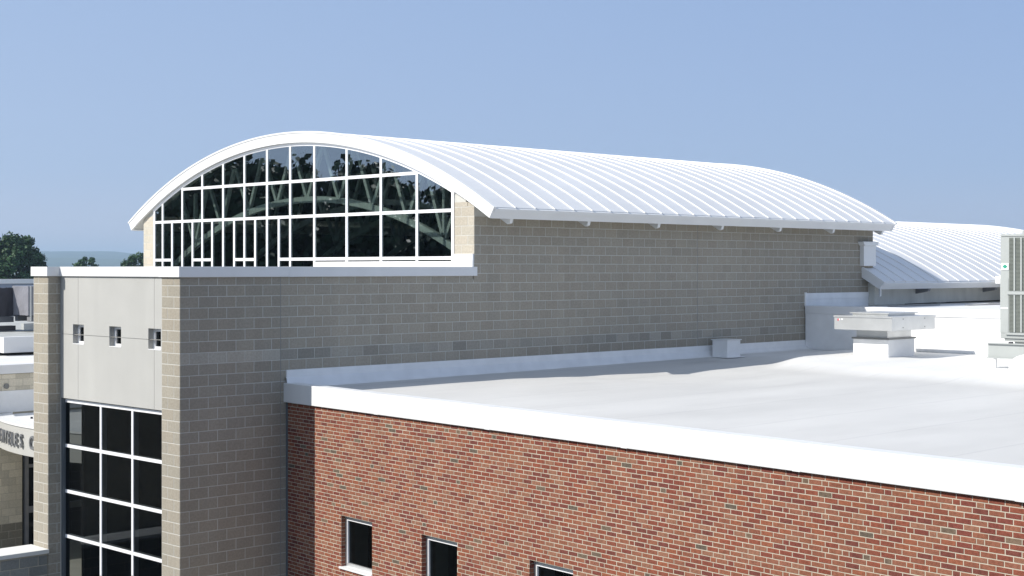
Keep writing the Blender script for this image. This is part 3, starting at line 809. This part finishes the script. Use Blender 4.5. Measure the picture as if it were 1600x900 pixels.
# ================================================================== SECOND BARREL-ROOFED WING
wing = thing('far_wing', 'low far wing with shallow white barrel roof and cream wall behind the hall', 'building', (32, 6.5, GZ))
R2 = 13.45; CZ2 = 3.80 - math.sqrt(R2 ** 2 - 7.2 ** 2); AE2 = math.asin(7.2 / R2); XE2 = 40.6
b = MB(); b.arc(ROOF_CY, CZ2, R2 - .22, R2 - .02, -AE2 + .002, AE2 - .002, 23.30, XE2 - .03, 32)
b.arc(ROOF_CY, CZ2, R2 - .22, R2 - .02, AE2 - .055, AE2 - .002, 22.62, 23.295, 3)
roof2 = b.build('roof', M['soffit'], wing)
s2 = [22.66] + [23.24 + .6136 * k for k in range(29)]
for i, (a, c) in enumerate(zip(s2[:-1], s2[1:])):
    p = MB(); p.arc(ROOF_CY, CZ2, R2 - .018, R2 + random.uniform(-.001, .001), (-AE2 if i else AE2 - .055), AE2, a + .004, c - .004, 32 if i else 3); p.build('roof_panel', M['roof_metal'], roof2)
for i, a in enumerate(s2):
    p = MB(); p.arc(ROOF_CY, CZ2, R2 - .016, R2 + .020, (-AE2 if i else AE2 - .055), AE2 + .001, a - .018, a + .018, 32 if i else 3); p.build('seam', M['roof_metal'], roof2)
p = MB(); p.arc(ROOF_CY, CZ2, R2 - .24, R2 + .012, AE2 - .056, AE2 + .003, 22.60, 22.64, 3); p.build('rake_fascia', M['white_metal'], roof2)
p = MB(); p.arc(ROOF_CY, CZ2, R2 - .07, R2 + .028, AE2 - .056, AE2 + .005, 22.585, 22.66, 3); p.build('drip_edge', M['white_metal'], roof2)
p = MB(); p.arc(ROOF_CY, CZ2, R2 - .24, R2 - .025, AE2 - .0015, AE2 + .0025, 22.642, XE2, 1); p.build('eave_fascia', M['white_metal'], roof2)
p = MB(); p.arc(ROOF_CY, CZ2, R2 - .10, R2 - .02, AE2 - .0015, AE2 + .0050, 22.642, XE2, 1); p.build('gutter_lip', M['white_metal'], roof2)
p = MB(); p.arc(ROOF_CY, CZ2, R2 - .24, R2 + .012, -AE2, AE2, XE2 - .03, XE2 + .02, 32); p.build('rake_fascia', M['white_metal'], roof2)
for k in range(2):
    xk = 25.5 + 3.05 * k * 1.35
    p = MB(); p.prism([(-.05, 3.66), (-.50, 3.60), (-.46, 3.50), (-.05, 3.42)], xk - .06, xk + .06, 'x'); p.build('rafter_end', M['grey_steel'], roof2)
p = MB()
n = 24; vs = []
for i in range(n + 1):
    x = 22.93 + (31.0 - 22.93) * i / n
    yv = -.05 - .16 * math.exp(-(x - 22.93) * 1.0)
    vs += [(x, yv, 3.12), (x, yv, 3.75), (x, .25, 3.75), (x, .25, 3.12)]
fs = [(i * 4 + k, i * 4 + (k + 1) % 4, i * 4 + 4 + (k + 1) % 4, i * 4 + 4 + k) for i in range(n) for k in range(4)] + [(0, 1, 2, 3), (n * 4, n * 4 + 3, n * 4 + 2, n * 4 + 1)]
p.add(vs, fs); p.build('wall', M['stucco'], wing)
p = MB(); p.box(31.01, 40.5, .2, .4, 3.12, 3.9); p.box(23.3, 40.5, 12.9, 13.1, 0, 3.9); p.box(40.2, 40.45, .3, 13, 0, 4.4); p.build('rear_wall', M['stucco'], wing)
p = MB(); vs = []
for i in range(25):
    x = 23.4 + (30.9 - 23.4) * i / 24; h_ = .012 + .03 * (i / 24) + .014 * noise.noise(Vector((x * 3, 1, 0)))
    vs += [(x, -.075, 3.117), (x, -.075, 3.117 + h_)]
p.add(vs, [(2 * i, 2 * i + 2, 2 * i + 3, 2 * i + 1) for i in range(24)]); p.build('base_sealant', M['dark_gap'], wing)
p = MB(); p.box(29.0, 29.9, -1.35, -.75, 3.70, 3.93); p.box(29.92, 33, -1.30, -.80, 3.72, 3.93); p.build('gutter_box', M['white_metal'], wing)
p = MB(); p.box(30.3, 33, -1.2, -.9, 3.55, 3.70); p.build('gutter_strap', M['grey_steel'], wing)
p = MB(); p.box(31.3, 31.6, -6, -.4, 3.12, 3.50); p.build('return_wall', M['coping'], wing)

box = thing('leader_head', 'small white conductor box with moulded cap high on the far end of the block wall', 'rain head', (22.9, -.1, 4.25))
b = MB(); b.box(22.50, 23.13, -.13, .0, 4.24, 4.815); b.build('body', M['white_metal'], box)
b = MB(); b.prism([(22.40, 4.925), (22.42, 4.86), (22.48, 4.816), (23.17, 4.816), (23.20, 4.925)], -.18, .0, 'y'); b.build('cap', M['white_metal'], box)
b = MB(); b.box(22.55, 22.60, -.62, -.57, 3.38, 3.60); b.build('drain_stub', M['galv'], box)

# ================================================================== ROOFTOP OBJECTS
fz = roof_h(17.7, -3.6)[0] + .004
fan = thing('exhaust_hood', 'square galvanised relief hood on a white curb on the white roof', 'roof vent', (17.71, -3.59, fz))
b = MB(); b.box(17.107, 18.317, -4.059, -3.11, fz - .03, 2.47); b.build('curb', M['flash'], fan, bevel=.01)
b = MB(); b.box(17.08, 18.345, -4.085, -3.085, 2.471, 2.508); b.build('curb_cap', M['galv_dark'], fan)
b = MB(); b.box(17.17, 18.26, -4.0, -3.17, 2.509, 2.70); b.build('throat', M['galv'], fan)
b = MB(); b.box(16.707, 18.69, -4.394, -2.84, 2.70, 3.028); o = b.build('hood', M['galv'], fan, bevel=.006)
b = MB(); b.box(16.690, 18.705, -4.41, -2.825, 3.0, 3.034); b.build('hood_rim', M['galv'], fan)
b = MB(); b.box(17.1, 18.35, -4.05, -3.1, 3.035, 3.085); b.box(17.05, 18.40, -4.10, -3.05, 3.086, 3.108); b.build('lid', M['galv'], fan)
b = MB(); b.box(16.702, 16.706, -2.97, -2.93, 2.91, 2.96); b.build('warning_label', M['decal_red'], fan)
b = MB(); b.box(16.702, 16.706, -3.00, -2.972, 2.925, 2.955); b.box(16.701, 16.7055, -3.075, -3.04, 2.93, 2.965); b.build('label_plate', M['decal_white'], fan)
for yy, zz in ((17.2, 2.77), (17.2, 2.97), (18.2, 2.77), (18.2, 2.97)):
    b = MB(); b.box(yy - .012, yy + .012, -4.4, -4.393, zz - .012, zz + .012); b.build('rivet', M['galv_dark'], fan)

bz = roof_h(15.7, -.4)[0] + .004
curb = thing('roof_curb', 'small blank white box curb standing by the foot of the block wall', 'roof curb', (15.7, -.4, bz))
b = MB(); b.box(15.42, 15.964, -.632, -.175, bz - .03, 2.385); b.build('body', M['flash'], curb, bevel=.012)
b = MB(); b.box(15.395, 15.99, -.657, -.15, 2.386, 2.405); b.build('cap', M['white_metal'], curb)
b = MB(); b.prism([(15.33, -.72), (16.05, -.72), (16.05, -.09), (15.33, -.09)], bz + .001, bz + .014, 'z'); b.build('skirt', M['flash'], curb)

az_ = roof_h(16.3, -8.5)[0] + .004
ac = thing('condenser_unit', 'tall grey rooftop condensing unit with louvred coil guards at the right edge', 'air conditioner', (16.5, -8.7, 2.57))
b = MB(); b.box(15.97, 17.2, -9.9, -7.42, 2.66, 4.86); b.build('casing', M['ac_paint'], ac, bevel=.01)
b = MB(); b.box(15.955, 17.22, -9.92, -7.435, 4.861, 4.905); b.build('top_rim', M['ac_paint'], ac)
b = MB(); b.box(16.1, 17.1, -9.8, -7.85, 4.906, 4.985); b.build('fan_shroud', M['ac_paint'], ac)
b = MB(); b.box(15.962, 15.969, -7.60, -7.42, 2.78, 3.95); b.build('service_panel', M['ac_paint'], ac)
b = MB(); b.box(15.9575, 15.9615, -7.60, -7.43, 3.305, 3.325); b.build('panel_trim', M['decal_white'], ac)
for (z0, z1) in ((2.80, 3.60), (3.69, 4.83)):
    b = MB(); b.box(15.966, 15.9695, -9.86, -7.62, z0, z1); guard = b.build('coil_guard', M['coil'], ac)
    for k in range(40 if z1 > 4 else 28):
        zz = z0 + (k + .5) * (z1 - z0) / (40 if z1 > 4 else 28)
        q = MB(); q.prism([(15.9655, zz - .008), (15.955, zz - .012), (15.9655, zz + .006)], -9.86, -7.62, 'y'); q.build('louvre', M['coil'], guard)
for k in range(14):
    yy = -7.745 - .150 * k
    q = MB(); q.box(15.944, 15.967, yy - .016, yy + .016, 2.80, 3.60); q.box(15.944, 15.967, yy - .016, yy + .016, 3.69, 4.83); q.build('guard_bar', M['ac_paint'], ac)
b = MB(); b.box(15.940, 15.968, -9.9, -7.58, 3.61, 3.68); b.box(15.93, 15.968, -9.9, -7.55, 2.745, 2.79); b.build('rail', M['ac_paint'], ac)
b = MB(); b.box(15.956, 15.9605, -7.610, -7.452, 4.135, 4.285); b.build('label_plate', M['decal_white'], ac)
b = MB(); b.add([(15.953, -7.531, 4.16), (15.953, -7.591, 4.21), (15.953, -7.531, 4.26), (15.953, -7.471, 4.21)], [(0, 1, 2, 3)]); b.build('green_diamond', M['decal_green'], ac)
b = MB(); b.box(16.0, 17.15, -9.85, -7.5, 2.60, 2.66); b.build('base_pan', M['ac_paint'], ac)
fr = thing('equipment_stand', 'white steel beam stand on short posts below the grey condensing unit', 'steel stand', (16.4, -8.6, az_))
for x in (15.78, 17.0):
    b = MB(); b.box(x - .06, x + .06, -10.6, -7.235, 2.548, 2.568); b.box(x - .012, x + .012, -10.6, -7.24, 2.26, 2.547); b.box(x - .06, x + .06, -10.6, -7.235, 2.238, 2.259); b.build('beam', M['ac_paint'], fr)
    for yy in (-7.40, -10.2):
        b = MB(); b.tube([(x, yy, az_ - .01), (x, yy, 2.237)], .035, 10); b.build('post', M['white_metal'], fr)
for yy in (-7.75, -8.35, -9.4):
    b = MB(); b.tube([(15.78, yy, 2.5685), (15.78, yy, 2.60)], .05, 12); b.build('isolator', M['dark_unit'], fr)
vent = thing('vent_dome', 'white rounded vent hood low at the right edge beneath the steel stand', 'roof vent', (15.0, -8.75, az_))
b = MB(); b.smooth = True; vs = []; fs = []; ns, nr = 20, 9
prof = [(.34, 0), (.36, .05), (.36, .16), (.34, .25), (.29, .33), (.22, .39), (.14, .43), (.06, .45), (.0, .455)]
for r_, z_ in prof:
    for k in range(ns): t = 2 * math.pi * k / ns; vs.append((14.72 + r_ * math.cos(t), -8.62 + r_ * math.sin(t), az_ - .03 + z_ * .9))
fs = [(j * ns + k, j * ns + (k + 1) % ns, (j + 1) * ns + (k + 1) % ns, (j + 1) * ns + k) for j in range(nr - 1) for k in range(ns)]
b.add(vs, fs); b.build('dome', M['white_metal'], vent)
b = MB(); b.tube([(14.72, -8.62, az_ - .02), (14.72, -8.62, az_ + .02)], .46, 24); b.build('flange', M['flash'], vent)

# ================================================================== ENTRANCE WING, LEFT
ent = thing('entrance_building', 'low concrete-block entrance wing with white coping behind the tower on the left', 'building', (-2, 20, GZ))
YE = 14.30
b = MB(); b.box(-9, 4.28, YE, YE + .3, GZ, 1.35); b.box(4.28, 7.2, YE, YE + .3, .0, 1.35); ew = b.build('wall', M['bmortar'], ent)
eb = Masonry('block', M['block'], .012)
GT = [tuple(c * f for c in (.66, .60, .485)) for f in (.88, .94, 1.0, 1.06, 1.12)]
for n in range(-24, 8):
    z0 = n * BH; off = (n % 2) * BL / 2; x = -2.0 + off
    top = min(z0 + BH, 1.35)
    if -.45 < z0 and z0 < .80: continue
    while x < 7.2:
        x1 = x + BL
        if z0 < 0 and x1 > 4.28: x1 = 4.28
        if x1 - x > .06 and top - z0 > .04:
            t = random.choice(GT)
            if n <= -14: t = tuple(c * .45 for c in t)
            t = tuple(round(c, 3) for c in t)
            eb.add(ew, face_matrix(((x + x1) / 2, YE, (z0 + top) / 2), (1, 0, 0)), x1 - x - .012, top - z0 - .012, t)
        x += BL
eb.emit(300, 'block_courses')
b = MB(); b.box(-9, 7.2, YE - .05, YE + .35, 1.36, 1.595); b.build('coping', M['coping'], ent)
b = MB(); b.box(-9, 7.2, YE - .02, YE - .001, .33, .89); b.build('base_flashing', M['flash'], ent)
b = MB(); b.box(-9, 7.2, YE - .03, YE - .0015, .78, .905); b.build('counter_flashing', M['flash'], ent)
b = MB(); b.add([(-9, YE + .3, 1.575), (12, YE + .3, 1.575), (12, 60, 1.575), (-9, 60, 1.575)], [(0, 1, 2, 3)]); o = b.build('roof_membrane', M['membrane'], ent)
at = o.data.attributes.new('clean', 'FLOAT', 'POINT'); [setattr(d, 'value', .9) for d in at.data]
b = MB(); b.box(-9, 7.2, 59.9, 60, GZ, 1.65); b.box(-9, -8.9, YE + .31, 59.8, GZ, 1.65); b.build('rear_wall', M['stucco'], ent)
b = MB(); b.tube([(3.82, YE - .03, 1.03), (3.82, YE + .02, 1.03)], .075, 14); b.build('overflow_drain', M['galv_dark'], ent)
# glazed lobby wall under the canopy
b = MB(); b.box(4.36, 4.46, YE - .02, YE + .1, GZ, -.35); b.box(4.47, 6.8, YE - .018, YE + .1, -1.20, -1.11); b.box(4.47, 6.8, YE - .018, YE + .1, -2.42, -2.25); b.box(5.2, 5.27, YE - .016, YE + .1, GZ, -.35)
lob = b.build('storefront', M['grey_steel'], ent)
for z0, z1 in ((-1.11, -.35), (-2.25, -1.20), (GZ + .1, -2.42)):
    b = MB(); b.add([(4.46, YE + .04, z0), (5.2, YE + .04, z0), (5.2, YE + .04, z1), (4.46, YE + .04, z1)], [(0, 1, 2, 3)]); b.build('pane', M['dglass'], lob)
b = MB(); b.box(4.29, 7.2, YE + .5, YE + .55, GZ, -.1); b.build('interior_wall', M['interior'], ent)

canopy = thing('entrance_canopy', 'curved white entrance canopy with raised grey capital letters left of the tower', 'canopy', (5.0, 10.5, -.43))
CC = Vector((10.2, 10.87)); CR = 7.5
def arc_pts(r, z, n=56):
    a0 = math.atan2(14.28 - CC.y, -math.sqrt(r * r - (14.28 - CC.y) ** 2)); a1 = math.pi + math.asin((CC.y - 5.52) / r)
    return [(CC.x + r * math.cos(a0 + (a1 - a0) * i / n), CC.y + r * math.sin(a0 + (a1 - a0) * i / n), z) for i in range(n + 1)]
b = MB(); outr = arc_pts(CR, 0); inr = arc_pts(CR - .10, 0)
poly = [(p[0], p[1]) for p in outr] + [(p[0], p[1]) for p in reversed(inr)]
N_ = len(outr)
vs = []
for i in range(N_):
    for q, z in ((outr[i], -.43), (outr[i], .262), (inr[i], .262), (inr[i], -.43)): vs.append((q[0], q[1], z))
b.add(vs, [(i * 4 + k, i * 4 + (k + 1) % 4, i * 4 + 4 + (k + 1) % 4, i * 4 + 4 + k) for i in range(N_ - 1) for k in range(4)]); b.smooth = False
fascia = b.build('fascia', M['panel'], canopy)
b = MB(); o1 = arc_pts(CR + .03, 0); i1 = arc_pts(CR - .42, 0); vs = []
for i in range(N_):
    for q, z in ((o1[i], .263), (o1[i], .31), (i1[i], .33), (i1[i], .264)): vs.append((q[0], q[1], z))
b.add(vs, [(i * 4 + k, i * 4 + (k + 1) % 4, i * 4 + 4 + (k + 1) % 4, i * 4 + 4 + k) for i in range(N_ - 1) for k in range(4)]); b.build('coping', M['coping'], canopy)
b = MB(); b.prism([(p[0], p[1]) for p in arc_pts(CR - .40, 0)] + [(7.25, 5.52), (7.25, 14.28)], .18, .28, 'z'); b.build('roof_surface', M['flash'], canopy)
b = MB(); b.prism([(p[0], p[1]) for p in arc_pts(CR - .11, 0)] + [(7.25, 5.52), (7.25, 14.28)], -.36, -.30, 'z'); b.build('soffit', M['soffit'], canopy)
for (xx, yy) in ((3.75, 12.75), (3.55, 12.0)):
    b = MB(); b.tube([(xx, yy, .281), (xx, yy, .33)], .035, 8); b.build('stub', M['dark_unit'], canopy)
# raised letters: each stands on the curved fascia
def u_angle(u):
    """angle on the fascia circle for a given direction of sight (used once to space the letters)"""
    lo, hi = math.radians(156), math.radians(205)
    for _ in range(40):
        mid = (lo + hi) / 2; p = px((CC.x + CR * math.cos(mid), CC.y + CR * math.sin(mid), 0))
        if p[0] < u: lo = mid
        else: hi = mid
    return (lo + hi) / 2
LET = [('E', 159.6), ('N', 163.1), ('T', 166.4), ('E', 169.2), ('L', 172.4), ('E', 175.6), ('S', 179.2), ('C', 187.0)]
LP = [u_angle(u) for u in (2.6, 7.6, 12.6, 17.2, 22.0, 27.8, 35.6, 52.0)]
deps = None
for (ch, _), a in zip(LET, LP):
    cu = bpy.data.curves.new('letter', 'FONT'); cu.body = ch; cu.size = .45; cu.extrude = .022; cu.align_x = 'CENTER'; cu.offset = .004; cu.resolution_u = 3
    to = bpy.data.objects.new('letter_source', cu); COL.objects.link(to); bpy.context.view_layer.update()
    me = bpy.data.meshes.new_from_object(to.evaluated_get(bpy.context.evaluated_depsgraph_get())); bpy.data.objects.remove(to); bpy.data.curves.remove(cu)
    me.name = 'letter'; me.materials.clear(); me.materials.append(M['letter'])
    outn = Vector((math.cos(a), math.sin(a), 0)); along = Vector((0, 0, 1)).cross(outn)   # reading direction when seen from outside
    c_ = Vector((CC.x, CC.y, 0)) + outn * (CR + .04)
    sc = .66 if ch != 'C' else .76
    m = Matrix(((along.x * sc, 0, outn.x, c_.x), (along.y * sc, 0, outn.y, c_.y), (0, 1.04, 0, -.235), (0, 0, 0, 1)))
    o = inst('letter', me, canopy, m); o['label'] = 'raised grey capital ' + ch

# low screen wall joining the tower's left pier
lw = thing('low_screen_wall', 'low grey block wall with broad pale cap running left from the tower foot', 'wall', (-3, 5.1, GZ))
b = MB(); b.box(-7.5, -.02, 4.83, 5.46, GZ, -1.60); lcore = b.build('core', M['bmortar'], lw)
lb = Masonry('block', M['block'], .012)
DT = [tuple(round(c * f, 3) for c in (.27, .275, .26)) for f in (.85, .93, 1.0, 1.1)]
for n in range(-30, -7):
    z0 = n * BH; top = min(z0 + BH, -1.60); x = -.02 - (n % 2) * BL / 2; first = True
    if n % 2: lb.add(lcore, face_matrix((-.02 - BL / 4, 4.83, (z0 + top) / 2), (1, 0, 0)), BL / 2 - BJ, top - z0 - BJ, random.choice(DT))
    while x > -3.4:
        if top - z0 > .05: lb.add(lcore, face_matrix((x - BL / 2, 4.83, (z0 + top) / 2), (1, 0, 0)), BL - BJ, top - z0 - BJ, random.choice(DT))
        x -= BL
lb.emit(120, 'block_courses')
b = MB(); b.box(-7.5, .0, 4.79, 5.55, -1.598, -1.515); b.build('cap', mat('pale_cast_stone', (.72, .715, .68), rough=.85, var=.08, scale=3), lw, bevel=.006)

# ================================================================== ROOFTOP ITEMS FAR LEFT
tag((lambda b: (b.box(5.77, 16, 18.36, 18.75, 1.665, 2.13), b.build('roof_upstand', M['coping']))[1])(MB()), 'long white roof upstand left of the tower pier, in front of the wrapped equipment', 'roof curb')
rf = MB(); rf.box(4.5, 18, 18.8, 44, 1.67, 2.11); tag(rf.build('raised_roof', M['gravel']), 'low grey gravelled roof deck under the wrapped equipment at the left edge', 'roof deck')
def bundle(loc, name, label, wdt, dep, hgt, m, seed):
    t = thing(name, label, 'wrapped equipment', loc)
    rnd = random.Random(seed); n, k = 14, 10; vs = []; fs = []
    for j in range(k + 1):
        z = hgt * j / k
        for i in range(n * 4):
            s_ = i // n; q = (i % n) / n
            c = [(-1 + 2 * q, -1), (1, -1 + 2 * q), (1 - 2 * q, 1), (-1, 1 - 2 * q)][s_]
            sag = 1 - .035 * (1 - j / k) * abs(math.sin(i * 1.3 + seed)) - (.012 if 0 < j < k else 0) * rnd.random()
            vs.append((loc[0] + c[0] * wdt / 2 * sag, loc[1] + c[1] * dep / 2 * sag, loc[2] + .22 + z + .012 * rnd.uniform(-1, 1)))
    m4 = n * 4
    fs = [(j * m4 + i, j * m4 + (i + 1) % m4, (j + 1) * m4 + (i + 1) % m4, (j + 1) * m4 + i) for j in range(k) for i in range(m4)]
    fs.append(tuple(k * m4 + i for i in range(m4)))
    b = MB(); b.add(vs, fs); b.build('wrap', m, t)
    b = MB(); b.box(loc[0] - wdt * .45, loc[0] + wdt * .45, loc[1] - dep * .45, loc[1] - dep * .30, loc[2] + .02, loc[2] + .20); b.box(loc[0] - wdt * .45, loc[0] + wdt * .45, loc[1] + dep * .30, loc[1] + dep * .45, loc[2] + .02, loc[2] + .20); b.build('skid', M['grey_steel'], t)
    return t
t = bundle((9.05, 22.3, 2.42), 'wrapped_unit', 'roof unit wrapped in shiny grey plastic sheet beside the tower pier', 1.5, 1.1, .95, M['plastic'], 3)
b = MB(); b.box(8.36, 8.40, 21.70, 21.76, 2.45, 3.6); b.build('strap', M['galv'], t)
t = bundle((7.6, 23.4, 2.38), 'crated_unit', 'dark charcoal roof unit under a sheet at the far left edge', 1.7, 1.2, .93, M['dark_unit'], 5)
for (xa, ya, ln, zz, nm, lb_) in ((9.0, 21.75, 3.0, 2.13, 'steel_rail', 'grey steel rail carrying the plastic-wrapped roof unit'),):
    b = MB(); b.box(xa - ln / 2 + .6, xa + ln / 2, ya - .1, ya + .1, zz + .06, zz + .26); o = b.build(nm, M['gravel']); tag(o, lb_, 'rail')
b = MB(); b.box(6.0, 8.2, 22.4, 22.7, 2.14, 2.30); tag(b.build('steel_rail', M['dark_unit']), 'dark steel rail below the charcoal unit at the left edge', 'rail')
scr = thing('rooftop_screen', 'long blue-grey rooftop screen wall with white cap behind the wrapped equipment', 'screen wall', (16, 37.6, 1.66))
b = MB(); b.box(8, 22, 37.4, 37.7, 3.33, 3.50); b.build('panel', M['screen'], scr)
b = MB(); b.box(7.9, 22.1, 37.3, 37.8, 3.505, 3.70); b.build('cap', M['white_metal'], scr)
b = MB(); b.box(8, 22, 37.45, 37.65, 1.70, 3.325); b.build('louvre_base', M['dark_unit'], scr)

# ================================================================== TREES
def tree(loc, height, crown_r, crown_base, seed, label, leaf=.34, nclump=70, per=90, group=None, dark=1.0):
    rnd = random.Random(seed); t = thing('tree', label, 'tree', loc, 0, group)
    L0 = Vector(loc)
    tb = MB(); tb.tube([L0, L0 + Vector((.1, .1, height * .35)), L0 + Vector((-.1, .15, height * .62)), L0 + Vector((0, 0, height * .85))], crown_r * .075, 9, crown_r * .015)
    ends = []
    for k in range(9):
        a = k * 2.399 + rnd.random(); z0 = height * rnd.uniform(.3, .6); z1 = z0 + height * rnd.uniform(.12, .3)
        e = L0 + Vector((math.cos(a) * crown_r * .7, math.sin(a) * crown_r * .7, z1)); tb.tube([L0 + Vector((0, 0, z0)), (L0 + Vector((0, 0, z0)) + e) / 2 + Vector((0, 0, .3)), e], crown_r * .03, 6, crown_r * .008)
    tb.build('trunk', M['bark'], t)
    lb = MB(); cz = (crown_base + height) / 2; ch = (height - crown_base) / 2
    for k in range(nclump):
        # clump centres biased to the shell of an egg-shaped crown
        while True:
            v = Vector((rnd.uniform(-1, 1), rnd.uniform(-1, 1), rnd.uniform(-1, 1)))
            if .35 < v.length < 1: break
        f = v.normalized() * (v.length ** .5)
        wz = 1.0 - .25 * max(0, f.z)
        c = L0 + Vector((f.x * crown_r * wz, f.y * crown_r * wz, cz + f.z * ch))
        cr = crown_r * rnd.uniform(.16, .30); tone0 = rnd.uniform(.7, 1.35) * dark
        for q in range(per):
            d = Vector((rnd.gauss(0, 1), rnd.gauss(0, 1), rnd.gauss(0, .75)));
            d = d.normalized() * cr * rnd.random() ** .4
            p = c + d; s_ = leaf * rnd.uniform(.55, 1.25)
            nn = (d.normalized() + Vector((rnd.gauss(0, .6), rnd.gauss(0, .6), rnd.gauss(0, .6) + .3))).normalized()
            u = nn.cross(Vector((rnd.random(), rnd.random(), rnd.random()))).normalized(); w2 = nn.cross(u)
            g = tone0 * rnd.uniform(.8, 1.2)
            lb.add([p - u * s_ * .5, p + w2 * s_ * .32, p + u * s_ * .5, p - w2 * s_ * .32], [(0, 1, 2, 3)], (.030 * g, .074 * g, .027 * g))
    me = bpy.data.meshes.new('crown'); me.from_pydata(lb.v, [], lb.f); me.materials.append(M['leaf'])
    at = me.color_attributes.new('tone', 'FLOAT_COLOR', 'POINT')
    flat = []
    for c in lb.t: flat += [c[0], c[1], c[2], 1]
    at.data.foreach_set('color', flat)
    me.transform(W[t.name].inverted()); o = bpy.data.objects.new('crown', me); finish(o, t, W[t.name].copy())
    return t
G = GZ
tree((89.3, 181.8, G), 15.3, 4.1, 3.0, 11, 'broad dark green tree standing beyond the roofs at far left', nclump=150, per=150, leaf=.50)
tree((86.0, 184.3, G), 15.9, 3.3, 3.0, 12, 'dark tree cut by the left edge of the photo', nclump=120, per=130, leaf=.50)
tree((137.0, 246.4, G), 12.7, 3.3, 3.0, 13, 'small distant treetop left of centre above the white tower coping', nclump=70, per=110, leaf=.5)
tree((145.0, 239.6, G), 13.0, 3.9, 3.0, 14, 'small distant treetop beside the left end of the arched roof', nclump=80, per=110, leaf=.5)
# trees west of the building: seen mirrored in the gable glass
refl = [(-29, 62, 16.6), (-35, 64, 17.8), (-41, 62, 16.8), (-38, 74, 19.5), (-46, 65, 18.2), (-52, 62, 17.4), (-46, 76, 19.0), (-58, 66, 18.6), (-64, 60, 17.0), (-55, 78, 19.8), (-31, 74, 18.6)]
for k, (x, y, h_) in enumerate(refl):
    tree((x, y, G), h_, 5.2, .6, 30 + k, 'leafy tree in the row facing the entrance, out of view beyond the left edge', dark=.6, nclump=120, per=75, leaf=.75, group='trees facing the entrance, mirrored in the arched window')

# ================================================================== HAZE
hz = MB(); hz.box(-9000, 9000, -9000, 9000, GZ - 1, 125)
hm = bpy.data.materials.new('summer_haze'); hm.use_nodes = True; hn = hm.node_tree.nodes; hn.clear()
ho = hn.new('ShaderNodeOutputMaterial'); hv = hn.new('ShaderNodeVolumePrincipled'); hv.inputs['Color'].default_value = (.60, .80, 1.0, 1)
hv.inputs['Density'].default_value = 2.0e-4; hv.inputs['Anisotropy'].default_value = .1
hm.node_tree.links.new(hv.outputs[0], ho.inputs['Volume'])
hme = hz.mesh('haze', hm); hob = bpy.data.objects.new('haze', hme); finish(hob, None); hob['kind'] = 'stuff'; hob['label'] = 'pale blue summer haze over the far hills'
